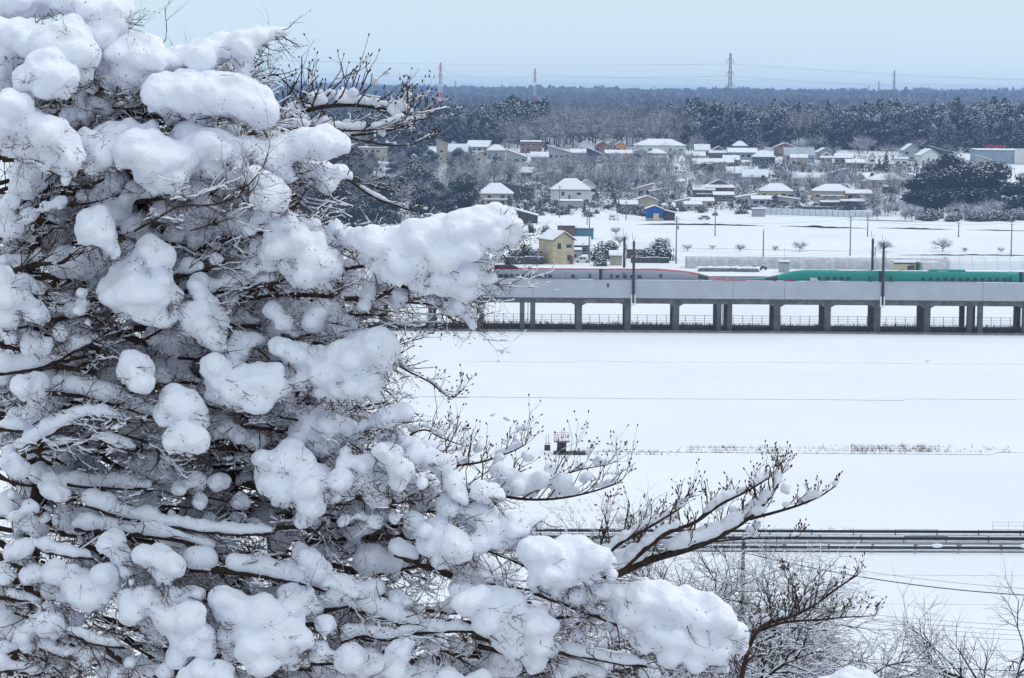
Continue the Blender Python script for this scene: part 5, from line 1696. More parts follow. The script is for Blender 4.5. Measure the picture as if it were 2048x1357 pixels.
S_ = [  # (depth offset, [(x, y, radius) in photo pixels at that depth])
 (.5, [(-10,12,35),(40,2,38),(90,2,35),(120,-5,30)]),
 (.3, [(150,-5,35),(190,25,38),(222,45,38),(235,20,34),(205,70,28)]),
 (.2, [(-5,62,32),(35,65,33),(68,85,36),(20,92,38)]),
 (.1, [(100,92,42),(140,75,42),(152,108,42),(120,120,45),(165,148,22)]),
 (-.1, [(95,132,40),(75,152,34),(112,158,40),(130,148,28),(90,172,24),(55,158,28)]),
 (.3, [(218,128,24),(250,110,40),(285,108,42),(315,125,32),(270,142,40),(302,165,28),(225,150,28)]),
 (.35, [(365,130,38),(400,112,36),(440,97,32),(480,88,28),(515,76,22),(545,64,17),(566,64,12),(500,105,16),(470,110,18),(420,150,20),(490,138,20)]),
 (.2, [(330,185,40),(375,185,46),(420,190,48),(465,192,48),(505,206,42),(530,225,28),(350,215,32),(400,225,28),(520,245,20)]),
 (.4, [(195,205,24),(215,220,18),(165,225,22)]),
 (-.2, [(25,212,36),(15,242,38),(55,250,38),(95,270,40),(125,290,36),(140,312,28),(135,345,20),(130,364,13),(60,290,33),(95,320,26),(15,282,28)]),
 (0, [(185,285,24),(200,315,26),(185,335,20),(170,265,14)]),
 (.1, [(215,268,26),(260,266,28),(300,264,22),(230,300,36)]),
 (-.02, [(270,300,42),(310,310,45),(350,320,40),(345,350,36),(360,375,22),(300,350,26),(368,392,11),(310,385,11)]),
 (.15, [(380,285,40),(415,292,38),(425,320,34),(400,325,28),(440,302,38),(480,303,32),(500,292,22),(475,335,28),(470,360,17)]),
 (.2, [(535,312,34),(570,300,34),(610,289,34),(650,285,34),(680,290,22),(560,340,24),(580,355,17)]),
 (.4, [(600,335,24),(640,335,26),(680,345,20),(700,350,12),(655,365,20),(655,385,10)]),
 (0, [(505,350,22),(535,376,32),(548,400,30),(530,396,26),(562,385,19)]),
 (.1, [(555,425,24),(570,445,25),(582,460,22),(545,455,17),(520,440,22),(500,460,15)]),
 (-.1, [(190,450,36),(180,467,28),(210,475,24),(225,500,16)]),
 (-.05, [(-5,430,28),(18,455,26),(20,402,20),(60,432,18),(90,412,13),(120,405,17)]),
 (.5, [(215,400,32),(245,425,32),(270,450,28),(235,370,24)]),
 (.45, [(330,420,26),(300,480,24),(360,470,28),(400,440,24),(440,470,24)]),
 (-.15, [(3,560,30),(12,600,32),(10,640,26)]),
 (-.05, [(45,610,26),(70,622,23),(92,636,13)]),
 (0, [(300,500,26),(290,522,28),(275,547,36),(255,557,36),(320,517,28),(230,582,36),(270,587,44),(310,587,38),(340,590,26),(325,560,23),(300,615,34),(335,633,22),(250,610,27)]),
 (.12, [(395,565,21),(400,590,22),(415,602,18)]),
 (.06, [(380,630,28),(400,645,32),(425,670,30),(440,690,19),(375,655,22),(430,640,28),(415,612,24)]),
 (.02, [(165,585,13),(170,605,17),(160,620,13),(175,645,9),(182,655,6)]),
 (-.02, [(70,685,24),(92,690,18)]), (.05, [(120,668,17),(118,660,14)]), (.0, [(25,670,19),(18,655,14)]),
 (-.1, [(262,725,28),(275,745,33),(285,766,25),(257,747,24)]),
 (-.05, [(45,772,24),(70,767,24),(85,785,14)]),
 (.3, [(120,757,19),(145,755,19),(170,762,17)]),
 (.1, [(20,900,17),(60,870,18),(105,842,18),(150,828,17),(200,832,14)]),
 (-.1, [(350,802,34),(380,815,32),(335,827,28),(395,840,20)]),
 (-.16, [(370,862,32),(393,880,27),(350,882,26),(375,900,18)]),
 (0, [(430,736,28),(440,760,31),(480,757,35),(520,762,38),(550,770,31),(470,790,36),(515,800,32),(555,745,20),(430,790,22)]),
 (.1, [(560,690,22),(590,710,28),(630,720,33),(600,750,33),(650,740,37),(690,720,43),(730,702,42),(760,692,36),(772,720,27),(745,750,30),(710,775,27),(670,780,27),(775,690,20),(640,780,23),(750,788,17)]),
 (.25, [(640,620,22),(660,630,27),(690,655,24),(705,670,14),(625,645,23)]),
 (.22, [(545,620,20),(568,648,21),(590,665,13)]),
 (.2, [(480,690,27),(510,682,20),(470,708,22)]),
 (.08, [(560,490,34),(590,480,32),(620,505,37),(650,530,36),(610,540,38),(640,560,30),(580,520,31),(660,548,21)]),
 (.18, [(520,500,24),(540,520,24),(500,540,18)]),
 (.2, [(600,455,20),(630,452,16),(625,470,24),(670,455,17),(665,480,22),(700,476,20)]),
 (.05, [(720,482,24),(745,482,32),(775,490,35),(760,515,30),(805,490,40),(800,530,40),(845,482,42),(840,525,42),(885,468,41),(880,510,40),(925,457,39),(930,490,40),(960,443,33),(990,435,27),(1010,442,25),(1033,452,21),(1047,463,15),(990,470,32),(1025,478,17)]),
 (.1, [(850,560,32),(890,555,34),(930,545,32),(960,530,27),(930,580,26),(955,570,23),(982,558,15),(1000,500,12)]),
 (.2, [(870,600,18),(920,610,22),(940,633,18),(945,648,12),(895,620,14)]),
 (.22, [(800,590,24),(740,590,22),(730,610,16),(760,562,18),(700,590,18)]),
 (.1, [(808,826,24),(780,836,22)]),
 (0, [(580,902,28),(600,930,33),(560,927,28),(540,960,31),(570,970,41),(610,970,38),(640,962,31),(660,985,27),(620,1010,29),(610,1038,19),(680,960,26),(690,985,22),(522,917,20),(675,998,12)]),
 (.05, [(690,900,14),(690,930,20),(720,950,32),(750,960,29),(750,988,27),(728,930,22),(765,975,20),(765,998,16)]),
 (.0, [(762,900,18),(780,912,28),(800,940,27),(790,960,22),(800,973,14),(840,955,12),(845,968,12),(835,978,8)]),
 (.2, [(770,880,20),(800,882,22),(825,887,16),(860,890,16),(875,895,14)]),
 (.1, [(832,905,20),(860,915,22),(885,930,24),(903,960,24),(918,985,20),(928,998,12)]),
 (.08, [(960,980,24),(985,985,22),(998,992,14)]),
 (.25, [(620,842,32),(650,852,34),(690,862,28),(600,872,24),(640,882,32)]),
 (.2, [(760,842,20),(790,830,18),(730,850,16)]),
 (.02, [(720,1030,16),(750,1045,18),(790,1035,16),(828,1040,18),(850,1060,18),(690,1040,14)]),
 (0, [(880,1060,28),(905,1082,33),(925,1100,22),(860,1087,28),(900,1115,26),(880,1120,18)]),
 (.1, [(900,1012,26),(940,1022,29),(970,1040,35),(1000,1060,36),(960,1080,26),(1030,1052,31),(1060,1042,23),(1080,1032,15),(1020,1085,18)]),
 (.0, [(1060,1102,29),(1090,1107,35),(1130,1111,38),(1160,1107,33),(1190,1116,31),(1215,1130,21),(1090,1140,31),(1130,1150,31),(1170,1140,27),(1065,1165,12),(1110,1180,16),(1225,1150,12)]),
 (.05, [(1150,1190,22),(1200,1180,28),(1240,1186,31),(1280,1192,36),(1320,1202,42),(1370,1217,44),(1410,1227,38),(1440,1242,35),(1472,1270,26),(1486,1298,16),(1300,1250,42),(1350,1270,42),(1400,1280,38),(1440,1298,31),(1390,1318,27),(1440,1335,19),(1340,1310,27),(1290,1280,27),(1260,1220,31)]),
 (-.05, [(920,1182,20),(940,1200,29),(960,1197,27),(990,1207,35),(1020,1212,35),(980,1240,36),(1030,1250,36),(1070,1246,31),(1092,1256,24),(1080,1290,27),(1098,1300,21),(1040,1290,33),(1070,1325,23),(1010,1280,23)]),
 (.1, [(905,1210,18),(912,1172,16)]),
 (-.15, [(440,1192,24),(470,1202,27),(480,1227,36),(450,1222,25),(520,1232,42),(570,1242,40),(560,1280,44),(510,1280,44),(470,1270,33),(600,1280,27),(530,1318,33),(580,1318,24)]),
 (-.02, [(580,1187,25),(610,1192,23),(590,1210,33),(630,1216,19)]),
 (-.05, [(650,1252,22),(670,1267,14)]),
 (.05, [(600,1102,20),(620,1120,26),(640,1140,24)]), (.03, [(660,1162,20),(690,1172,23),(705,1187,16)]), (.1, [(750,1182,18),(790,1192,16),(820,1205,12)]),
 (-.1, [(640,1300,24),(700,1312,31),(740,1332,33),(790,1342,33),(850,1352,31),(800,1300,25),(815,1290,15),(900,1360,28),(960,1368,26)]),
 (-.05, [(30,1105,20),(45,1097,21)]),
 (-.12, [(215,1090,23),(235,1077,19),(245,1110,22),(255,1140,16),(262,1163,9)]),
 (-.15, [(290,1112,24),(320,1117,33),(345,1130,27),(330,1150,22),(325,1168,13)]),
 (-.1, [(110,1142,26),(60,1152,24),(140,1152,24),(170,1162,27),(210,1152,23),(190,1190,31),(150,1187,27),(130,1195,20),(230,1175,18),(175,1205,20)]),
 (-.18, [(255,1200,22),(290,1197,25),(320,1212,27),(260,1230,24),(340,1236,31),(380,1232,31),(400,1270,29),(370,1280,33),(410,1300,22),(360,1310,27)]),
 (-.1, [(380,1192,22),(395,1187,14),(345,1192,18)]),
 (-.08, [(5,1137,17),(10,1160,16),(25,1150,12)]),
 (-.14, [(90,1222,18),(75,1250,23),(100,1250,27),(110,1275,23),(60,1290,19),(50,1272,19)]),
 (-.05, [(155,1240,16),(145,1250,10)]),
 (-.2, [(140,1302,16),(170,1312,20),(200,1307,16),(215,1335,14),(260,1322,14),(280,1277,14),(230,1352,16)]),
 (-.22, [(400,1342,27),(380,1352,23),(440,1345,27),(330,1345,18)]),
 (.0, [(20,922,22),(40,937,20)]), (.05, [(100,972,24),(122,987,20),(90,1037,16)]), (-.02, [(60,1012,18),(30,1032,16),(20,990,12)]),
 (.15, [(390,962,20),(360,977,18),(400,1002,16)]), (.2, [(440,962,22),(480,1002,20),(330,922,16)]),
 (.4, [(270,962,24),(320,972,22),(230,970,18)]), (.35, [(420,1040,18),(470,1035,16),(510,1050,18)]), (.2, [(300,1020,14),(340,1030,14),(250,1015,12)]),
 (.3, [(480,870,20),(520,880,18),(450,850,18)]), (.25, [(430,580,18),(460,600,16)]), (.35, [(480,570,16),(450,560,18)]),
 (.1, [(1180,1240,16),(1215,1255,16),(1160,1265,14)]), (.15, [(1150,1330,22),(1190,1345,20),(1120,1345,20)]), (.3, [(1250,1320,20),(1300,1345,22),(1210,1300,16)]),
]
# dark limbs traced: (depth offset, start width, end width, points)
L_ = [
 (.5,8,3,[(215,228),(260,229),(300,214),(342,178)]), (.55,11,9,[(205,236),(240,234),(278,230)]), (.3,4,3,[(225,216),(250,218),(300,215)]),
 (-.2,5,2,[(268,463),(318,436),(359,413),(427,410),(470,392),(495,372),(526,335),(540,290)]), (-.2,3,1.5,[(427,410),(500,386),(520,350)]), (-.1,3,1.5,[(380,462),(430,448),(470,436)]),
 (-.12,5,3,[(-10,315),(40,311),(80,318)]), (.4,12,8,[(262,400),(300,398),(345,394)]), (.3,8,6,[(375,396),(425,388)]),
 (.1,12,5,[(15,545),(50,535),(90,528),(128,525),(142,508)]), (.2,10,6,[(20,562),(50,545),(80,530)]), (.1,9,8,[(20,568),(55,575),(95,590)]), (.08,11,9,[(25,580),(55,586),(85,598)]),
 (.15,9,8,[(335,560),(378,548),(420,536),(448,527)]), (.2,9,12,[(408,590),(450,582),(500,573),(545,570)]), (.25,6,9,[(498,600),(540,592),(600,590),(668,594)]),
 (.2,11,7,[(690,598),(735,597),(760,592),(800,570),(845,556),(880,553),(930,556)]), (.2,7,3,[(800,572),(850,585),(885,592)]), (.2,8,5,[(690,538),(745,531),(790,535)]), (.15,3,1.5,[(855,556),(910,570),(960,566),(1010,570),(1040,560)]),
 (.2,5,2,[(810,605),(870,612),(905,640),(940,650)]), (.3,6,3,[(620,600),(680,625),(720,630),(780,632)]),
 (.15,12,7,[(28,656),(70,648),(110,640),(150,634),(172,632)]), (.18,8,6,[(130,680),(165,683),(205,685)]), (.1,14,7,[(-10,747),(60,738),(110,724),(150,700),(185,688)]),
 (.12,13,8,[(105,733),(145,738),(190,746)]), (.12,7,5,[(130,722),(200,708)]), (.1,16,8,[(98,785),(150,788),(200,800),(240,811),(290,828),(335,846)]), (.3,28,34,[(110,792),(98,815),(85,850),(70,890)]),
 (-.02,12,5,[(38,902),(75,882),(110,862),(145,843),(175,834),(215,836),(262,846)]), (.02,6,5,[(170,880),(200,862),(225,845)]), (.05,8,6,[(50,906),(100,897),(155,885)]), (.03,7,5,[(188,880),(230,893),(272,904)]), (.05,6,5,[(225,868),(265,876),(310,892),(320,920)]),
 (.08,9,7,[(-10,860),(30,861),(72,866)]), (.25,11,8,[(135,968),(180,974),(240,976),(305,980)]), (.1,14,5,[(172,1008),(210,1022),(246,1035),(316,1049),(387,1061),(440,1068),(492,1070),(550,1067)]),
 (.12,13,10,[(150,1058),(186,1060),(281,1070),(362,1082),(432,1103)]), (.2,7,4,[(350,1050),(390,1085),(420,1100)]), (.4,26,20,[(120,1062),(160,1062),(195,1066)]), (.2,18,16,[(372,1130),(400,1118),(428,1108)]),
 (.05,17,11,[(378,1138),(430,1140),(486,1145),(540,1153),(593,1165),(640,1177),(690,1190)]), (.06,16,14,[(640,1222),(680,1212),(725,1200),(770,1192)]), (.04,14,12,[(700,1217),(745,1228),(790,1243),(845,1262)]), (.1,10,6,[(760,1225),(800,1250),(850,1290),(880,1320)]),
 (-.02,9,6,[(685,1286),(705,1275),(740,1273),(775,1281),(820,1268),(862,1265),(905,1263),(955,1264)]), (.1,13,10,[(790,1108),(815,1118),(842,1128)]), (.2,6,4,[(870,1072),(910,1090),(950,1102)]), (.1,6,4,[(930,1103),(965,1101),(1005,1113),(1048,1133)]),
 (.1,9,7,[(1068,1187),(1110,1202),(1152,1218),(1200,1236),(1245,1256)]), (.1,8,6,[(1112,1305),(1150,1311),(1190,1318),(1240,1328),(1295,1334)]), (-.1,9,8,[(-10,1195),(35,1200),(75,1211)]), (-.1,6,5,[(28,1226),(62,1238)]), (-.12,10,8,[(-10,1311),(40,1302)]),
 (-.05,9,4,[(62,1095),(100,1105),(140,1114),(188,1119)]), (-.15,8,5,[(80,1298),(110,1308),(135,1322),(162,1346)]), (-.2,7,5,[(138,1270),(165,1279),(195,1290),(250,1297)]), (-.2,4,2,[(185,1247),(220,1265),(255,1272)]), (-.15,10,8,[(-10,1340),(40,1344),(80,1350)]),
 (.25,6,3,[(575,772),(620,768),(668,768),(690,742)]), (.2,5,2,[(668,768),(695,775),(715,770)]), (.2,5,2.5,[(560,835),(590,840),(640,850),(690,880),(720,900)]), (.25,9,7,[(465,852),(500,855),(555,860)]), (.3,6,4,[(460,815),(500,840),(545,850)]), (.2,5,3,[(690,905),(720,917),(750,925)]),
 (.3,10,6,[(-10,690),(40,700),(85,718)]), (.35,8,5,[(300,768),(350,764),(405,770)]), (.3,9,6,[(310,760),(340,770),(395,790)]), (.25,5,3,[(270,690),(330,655),(345,630)]), (.2,5,2,[(690,965),(720,952),(730,935)]), (.15,4,3,[(500,460),(560,470)]), (.4,14,10,[(430,640),(470,648),(520,655)]), (.3,6,3,[(450,690),(500,690),(540,720)]),
]
# the trunk, mostly hidden
mb = MB()
tr = [(40,1560,.75,60),(35,1400,.72,52),(45,1200,.7,46),(70,1050,.66,40),(95,880,.6,34),(70,720,.6,28),(55,560,.6,24),(90,400,.55,19),(130,250,.5,14),(170,90,.5,9)]
pts = [TP(x, y, d) - tb0 for x, y, d, w_ in tr]
pts[0] = Vector((pts[0].x, pts[0].y, -.4))
mb.tube(pts, [w_ / 2 / F * D0 for x, y, d, w_ in tr], 10)
mb.build('trunk', ['bark'], ftree, True)

rng = random.Random(2024)
def smooth_pts(q, n=3):
    out_ = []
    for i in range(len(q) - 1):
        a = q[max(i - 1, 0)]; b = q[i]; c = q[i + 1]; d = q[min(i + 2, len(q) - 1)]
        for k in range(n):
            t = k / n
            out_.append(.5 * ((2 * b) + (c - a) * t + (2 * a - 5 * b + 4 * c - d) * t * t + (3 * b - 3 * c + d - a) * t ** 3))
    out_.append(q[-1])
    return out_

def spray(W, B, p, d, L, r, rng, lev=2, nch=.9, flat=.55, S=None):
    grow(W, S, p, d, L, r, lev, rng, 1.0 if S else 0, .0050, 5, .22, .015, nch, .7, .62, .62, 3, 3, B, .0026, flat, .30)

# traced limbs, each with side twigs and a thin snow cushion on top
for (dd, w0, w1, q) in L_:
    D = D0 + dd
    k = F / D
    pp = [TP(x, y, dd + rng.uniform(-.02, .02)) - tb0 for x, y in q]
    # hidden run back towards the trunk
    pp = smooth_pts(pp)
    n = len(pp)
    rad = [lerp(w0, w1, i / (n - 1)) / 2 / k * rng.uniform(.92, 1.08) for i in range(n)]
    mb = MB(); mb.tube(pp, rad, 7)
    br = mb.build('branch', ['bark'], ftree, True)
    T_, B_, TS_ = MB(), MB(), MB()
    for i in range(1, n):
        for j in range(1 if rng.random() < .8 else 2):
            t = (pp[i] - pp[i - 1]).normalized()
            s = Vector((rng.gauss(0, .6), rng.gauss(0, .6), rng.gauss(0.05, .7)))
            spray(T_, B_, pp[i].copy(), t * .8 + s, rng.uniform(.09, .26), min(rad[i] * .5, .0042), rng, 2, .75, S=TS_ if rng.random() < .45 else None)
    stuffed(T_.build('twig', ['twig'], br), B_.build('bud', ['bud'], br))
    if TS_.v: stuffed(TS_.build('twig_snow', ['snow'], br, True))
    if w0 > 6.5 and rng.random() < .85:
        bl = []
        for i in range(n - 1):
            for u in (.0, .5):
                c = pp[i].lerp(pp[i + 1], u) + tb0
                rr_ = (rad[i] * rng.uniform(1.1, 2.0) + rng.uniform(.012, .03)) * (1 if 0 < i < n - 2 else .7)
                if mnoise.noise((i * .5, dd * 9, w0)) > -.32:
                    bl.append((c + Vector((0, rng.uniform(-.01, .01), rad[i] * .6 + rr_ * .7)), (rr_, rr_ * 1.1, rr_)))
        if bl: snow_obj('branch_snow', bl, ftree, .010, .014, .006)

# big cushions
def add_stroke(dd, stroke, rng, twigs=True, parent=ftree):
    snow_obj('snow_load', balls_for(stroke, dd, rng), parent)
def under_twigs(dd, stroke, rng, T_, B_, dens=1.0, outward=None):
    for (px, py, r) in stroke:
        D = D0 + dd
        c = P(px, py, D) - tb0; Rr = r * D / F
        for j in range(int(dens * (1 + r / 9) + rng.random())):
            a = rng.uniform(-.95 * math.pi, 0.1 * math.pi); e = rng.uniform(-1.3, -.35) if rng.random() < .97 else rng.uniform(-.3, .3)
            p = c + Vector((math.cos(a) * math.cos(e), math.sin(a) * math.cos(e), math.sin(e))) * Rr * rng.uniform(.78, 1.02)
            d = Vector((rng.gauss(.55, .45), rng.gauss(-.2, .35), rng.gauss(-.22, .35)))
            spray(T_, B_, p, d, rng.uniform(.05, .15), rng.uniform(.0018, .0032), rng, 2 if rng.random() < .4 else 1, .75)
for i, (dd, stroke) in enumerate(S_):
    add_stroke(dd, stroke, rng)
T_, B_ = MB(), MB(); cnt = 0
for i, (dd, stroke) in enumerate(S_):
    under_twigs(dd, stroke, rng, T_, B_, 1.35)
    cnt += 1
    if cnt == 3 or i == len(S_) - 1:
        sp2 = T_.build('twig_spray', ['twig'], ftree)
        stuffed(sp2, B_.build('bud', ['bud'], sp2))
        T_, B_ = MB(), MB(); cnt = 0

# inner limbs and cushions behind, in the shade of the outer ones
EDGE = [(0,262),(60,285),(100,330),(150,470),(210,500),(260,520),(300,600),(350,560),(400,540),(450,600),(500,780),(560,850),(600,800),(650,660),(700,690),(760,660),(800,700),(850,740),(900,790),(950,870),(1000,930),(1050,1000),(1100,1050),(1150,1110),(1200,1180),(1250,1240),(1300,1240),(1357,1180),(1500,1150)]
def edge(y):
    for (a, xa), (b, xb) in zip(EDGE, EDGE[1:]):
        if y <= b: return lerp(xa, xb, (y - a) / (b - a))
    return 1150
fills = []
tries = 0
while len(fills) < 420 and tries < 4000:
    tries += 1
    py = rng.uniform(150, 1370); px = rng.uniform(-30, edge(py) - 15)
    dd = rng.uniform(.35, 1.35)
    if px > edge(py) - 60 and dd > .9: continue
    ang = math.atan2((py - 760) * .42, px + 320) + rng.gauss(0, .30)
    r = rng.uniform(13, 34)
    n = rng.randint(2, 4) if r > 20 else rng.randint(2, 5)
    st = []
    for k in range(n):
        x = px + math.cos(ang) * k * r * 1.15; y_ = py + math.sin(ang) * k * r * 1.15 + rng.uniform(-.2, .2) * r
        st.append((x, y_, r * rng.uniform(.7, 1.15) * (1 - .35 * k / n)))
        if rng.random() < .5: st.append((x + rng.uniform(-.5, .5) * r, y_ + rng.uniform(.3, .9) * r, r * rng.uniform(.45, .8)))
    if st[-1][0] > edge(st[-1][1]) - 5: continue
    fills.append((dd, st, ang))
for g in (0,):
    bl = []; W_, T_, B_, TS_ = MB(), MB(), MB(), MB()
    for (dd, st, ang) in fills:
        bl += balls_for(st, dd, rng)
        D = D0 + dd
        r0 = st[0][2]
        q = [(st[0][0] - math.cos(ang) * 90, st[0][1] - math.sin(ang) * 90 + r0 * .5, 0)] + [(x, y + r * .85, 0) for x, y, r in st] + [(st[-1][0] + math.cos(ang) * 70, st[-1][1] + math.sin(ang) * 70 + 4, 0)]
        pp = smooth_pts([P(x, y, D + rng.uniform(-.03, .03)) - tb0 for x, y, _ in q], 2)
        w0 = rng.uniform(.008, .022)
        W_.tube(pp, [w0 * (1 - .75 * i / len(pp)) for i in range(len(pp))], 6)
        for i in range(1, len(pp)):
            if rng.random() < .25: continue
            t = (pp[i] - pp[i - 1]).normalized()
            spray(T_, B_, pp[i].copy(), t * .8 + Vector((rng.gauss(0, .5), rng.gauss(0, .6), rng.gauss(0, .6))), rng.uniform(.10, .30), .0034, rng, 2, .8, S=TS_ if rng.random() < .6 else None)
        under_twigs(dd, st, rng, T_, B_, .55)
    setp(snow_obj('snow_load', bl, ftree, .013), kind='stuff')
    br = setp(W_.build('branch', ['bark'], ftree, True), kind='stuff')
    stuffed(T_.build('twig', ['twig'], br), B_.build('bud', ['bud'], br), TS_.build('twig_snow', ['snow'], br, True))

# ------------------------------------------------------------------ the budding tree behind it
b0 = Vector((P(700, 1600, 14.2).x, 14.2, terr(0, 14.2)))
btree = empty('budding_tree', b0, 'bare budding tree with dark upturned twigs, behind the snow laden tree', 'tree')
mb = MB()
tr = [(640,1700,14.3,50),(600,1450,14.2,44),(560,1150,14.2,40),(520,800,14.2,32),(500,500,14.2,22),(500,330,14.1,16)]
pts = [P(x, y, d) - b0 for x, y, d, w_ in tr]; pts[0] = Vector((pts[0].x, pts[0].y, -.4))
mb.tube(pts, [w_ / 2 * 14.2 / F for x, y, d, w_ in tr], 9)
mb.build('trunk', ['bark'], btree, True)
BL = [  # depth, widths, points, twig length, density, upwardness, snow
 (13.8, 15, 3, [(480,320),(520,282),(560,252),(600,228),(650,214),(700,211),(750,216),(790,222),(825,230)], .40, 1.5, .55, 1.0),
 (13.7, 7, 2.5, [(520,282),(560,262),(640,258),(700,262),(760,258),(810,240)], .30, 1.3, .25, 1.0),
 (13.9, 5, 2, [(690,272),(740,268),(800,256),(830,242),(850,238)], .20, 1.3, .35, .8),
 (13.9, 4, 1.5, [(690,275),(740,285),(790,292),(830,288),(862,272)], .16, .7, .3, .5),
 (13.8, 5, 2, [(520,160),(550,150),(575,170),(600,200),(640,214)], .22, 1.0, .4, .2),
 (13.7, 6, 2, [(640,335),(690,355),(730,385),(770,405),(820,420)], .22, .8, .1, .5),
 (13.7, 5, 2, [(660,345),(700,352),(740,372),(790,385)], .20, .8, .3, .4),
 (14.3, 6, 2, [(600,700),(690,715),(760,712),(800,690),(850,675)], .25, 1.0, .3, .4),
 (14.3, 6, 2, [(690,720),(780,725),(820,745),(860,765),(900,795),(928,778)], .22, .9, .25, .5),
 (14.2, 5, 2, [(700,760),(770,780),(800,810),(835,830)], .2, .8, .2, .2),
 (14.4, 10, 3, [(740,990),(860,985),(960,985),(1040,998),(1110,998),(1180,985),(1240,965)], .50, 1.5, .6, 1.0),
 (14.4, 7, 2.5, [(830,960),(900,935),(960,925),(1020,905),(1050,890)], .36, 1.4, .6, .8),
 (14.4, 5, 2, [(820,870),(850,860),(880,875),(920,890)], .26, 1.2, .8, .8),
 (14.4, 6, 2, [(960,985),(1040,970),(1110,955),(1160,940),(1215,930)], .34, 1.4, .5, .9),
 (14.2, 22, 5, [(1160,1180),(1240,1145),(1300,1120),(1370,1100),(1420,1082),(1470,1055),(1505,1030),(1540,995),(1560,960)], .34, 1.25, .75, 1.1),
 (14.2, 8, 2.5, [(1500,1038),(1550,1025),(1600,1010),(1640,993),(1672,972)], .16, 1.0, .75, 1.0),
 (14.15, 12, 3, [(1240,1145),(1320,1075),(1390,1045),(1440,1010),(1490,985),(1540,955)], .22, 1.1, .85, .95),
 (14.15, 9, 3, [(1180,1150),(1230,1095),(1290,1060),(1340,1030),(1370,1010)], .30, 1.3, .9, 1.0),
 (14.2, 5, 2, [(1190,1120),(1210,1065),(1220,1020)], .2, 1.2, .7, .5),
 (14.2, 4, 1.5, [(1420,1084),(1500,1078),(1560,1078),(1600,1072)], .12, .8, .7, .5),
 (14.1, 12, 3, [(1480,1370),(1500,1290),(1530,1250),(1580,1235),(1630,1210),(1670,1180),(1715,1150)], .22, 1.2, .7, .44),
 (14.1, 7, 2, [(1510,1265),(1570,1245),(1640,1240),(1690,1235),(1750,1232)], .17, 1.1, .8, .44),
 (14.1, 4, 1.5, [(1600,1225),(1590,1180),(1570,1150)], .1, 1.0, .5, .3),
]
rng = random.Random(77)
for (D, w0, w1, q, tl, dens, upw, sn_) in BL:
    pp = smooth_pts([P(x, y, D + rng.uniform(-.05, .05)) - b0 for x, y in q], 4)
    n = len(pp); k = F / D
    rad = [lerp(w0, w1, (i / (n - 1)) ** .8) / 2 / k for i in range(n)]
    mb = MB(); mb.tube(pp, rad, 7)
    br = mb.build('branch', ['bark'], btree, True)
    T_, B_, S2 = MB(), MB(), MB()
    for i in range(2, n):
        m_ = dens * (.62 if i < n - 1 else 2)
        while m_ > 0:
            if rng.random() < m_:
                t = (pp[i] - pp[i - 1]).normalized()
                d = t * .75 + Vector((rng.gauss(0, .35), rng.gauss(0, .5), rng.gauss(upw, .35)))
                L = tl * rng.uniform(.45, 1.15) * (1 - .45 * i / n)
                grow(T_, S2 if rng.random() < .5 else None, pp[i].copy(), d, L, min(rad[i] * .6, .0062), 1 if rng.random() < .7 else 2, rng, .8 * sn_, .004, 6, .14, .03 + .08 * upw, .55, .65, .5, .7, 4, 5, B_, .0048, .8)
            m_ -= 1
    stuffed(T_.build('twig', ['twig'], br), B_.build('bud', ['bud'], br))
    bl = []
    for i in range(n - 1):
        for u in (0, .33, .66):
            if sn_ > .45 and mnoise.noise((i * .45 + u * .4, D * 3, w0 * 2.2)) > -.12:
                rr_ = (rad[i] * 1.15 + .020 * sn_) * rng.uniform(.7, 1.2)
                c = pp[i].lerp(pp[i + 1], u) + b0
                bl.append((c + Vector((0, rng.uniform(-.015, .015), rad[i] * .85 + rr_ * .92)), (rr_, rr_ * 1.15, rr_ * 1.05)))
    if bl: snow_obj('branch_snow', bl, btree, .010, .016, .006)
    if S2.v: stuffed(S2.build('twig_snow', ['snow'], br, True))
# lumps of snow caught in the twigs
T2 = [(640,255,20),(600,245,22),(570,262,22),(700,255,18),(630,198,16),(690,195,18),(660,190,12),(800,212,14),(815,195,10),(790,222,14),(765,262,12),(720,252,14),(775,150,9),(752,165,9),(738,146,7),
      (850,420,7),(833,202,6),(857,278,4),(848,292,3),(690,385,8),(880,742,5),(928,775,5),(1000,930,16),(960,905,14),(1060,925,14),(1030,880,10),(1048,860,9),(985,832,7),(1012,840,8),(1090,965,26),(1130,975,24),(1050,975,22),(1010,960,22),(1170,965,16),(1225,955,12),(1195,930,10),
      (1335,975,0),(1380,1000,10),(1240,1050,10),(1330,1040,16),(1285,1035,10),(1565,985,14),(1440,1020,16),(1485,990,12),(1500,1065,14),(1475,1040,18),(1640,992,9),(1605,1010,12),(1300,1020,9),(1350,1020,8),
      (1520,1245,14),(1560,1235,12),(1610,1205,12),(1592,1172,4),(1692,1155,8),(1728,1198,6),(1710,1218,10),(1500,1300,10),(1250,990,8),(1385,1132,8)]
bl = []
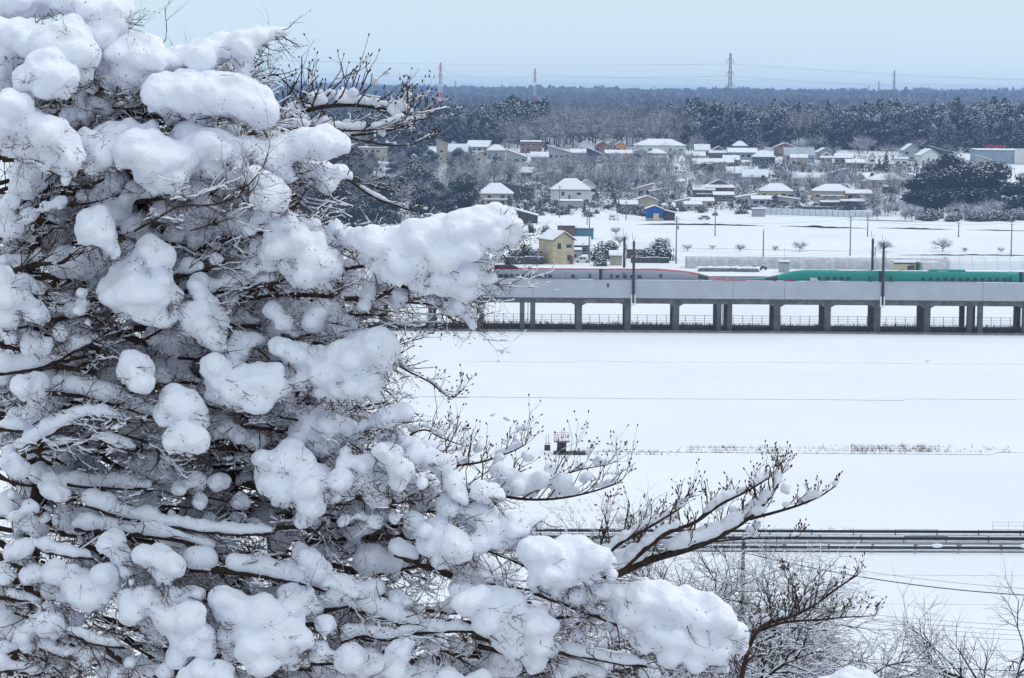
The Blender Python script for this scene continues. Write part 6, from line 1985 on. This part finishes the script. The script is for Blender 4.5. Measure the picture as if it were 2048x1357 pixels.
for (x, y, r) in T2:
    if r <= 0: continue
    D = 13.8 if y < 500 else 14.3
    c = P(x, y - (9 if y > 900 else 3), D); q = r * D / F
    for k in range(4):
        bl.append((c + Vector((rng.gauss(0, .5), rng.gauss(0, .5), rng.gauss(0, .35))) * q, (q * rng.uniform(.5, .9),) * 3))
stuffed(snow_obj('snow_load', bl, btree, .009, .012, .006))
# snowy shrub top at the bottom edge
sb0 = Vector((P(1700, 1400, 13).x, 13, terr(0, 13)))
shr = empty('snow_mounded_shrub', sb0, 'smooth mound of snow on a shrub at the bottom edge right of the budding twigs', 'shrub')
mb = MB()
cpt = P(1700, 1420, 13) - sb0
for k in range(6):
    a = k
    mb.tube([(0, 0, -.3), (math.cos(a) * .1, math.sin(a) * .1, cpt.z * .5), cpt + Vector((math.cos(a) * .15, math.sin(a) * .15, .05))], [.02, .012, .005], 5)
mb.build('stem', ['bark'], shr)
snow_obj('snow_load', balls_for([(1650,1392,40),(1690,1390,46),(1730,1392,42),(1765,1400,32)], 1.0, rng), shr)

# bake the snow surfaces
bpy.context.view_layer.update()
dg = bpy.context.evaluated_depsgraph_get()
baked = []
for o in snow_jobs:
    baked.append(bpy.data.meshes.new_from_object(o.evaluated_get(dg)))
for o, me in zip(snow_jobs, baked):
    o.modifiers.clear()
    o.data = me
    me.polygons.foreach_set('use_smooth', [True] * len(me.polygons))
print('SNOW FACES', sum(len(m.polygons) for m in baked))
# ------------------------------------------------------------------ the air between here and the hills
hz = MB(); hz.box((0, 4200, 9), (6000, 4900, 62))
ho = hz.build('haze', [])
setp(ho, 'pale blue winter haze over the plain', 'haze', kind='stuff')
hm = bpy.data.materials.new('haze'); hm.use_nodes = True
n = hm.node_tree.nodes; n.clear()
o_ = n.new('ShaderNodeOutputMaterial'); v_ = n.new('ShaderNodeVolumePrincipled')
v_.inputs['Color'].default_value = (0.44, 0.63, 1.0, 1)
v_.inputs['Density'].default_value = 1.15e-4
v_.inputs['Anisotropy'].default_value = 0.2
hm.node_tree.links.new(v_.outputs[0], o_.inputs['Volume'])
ho.data.materials.append(hm)
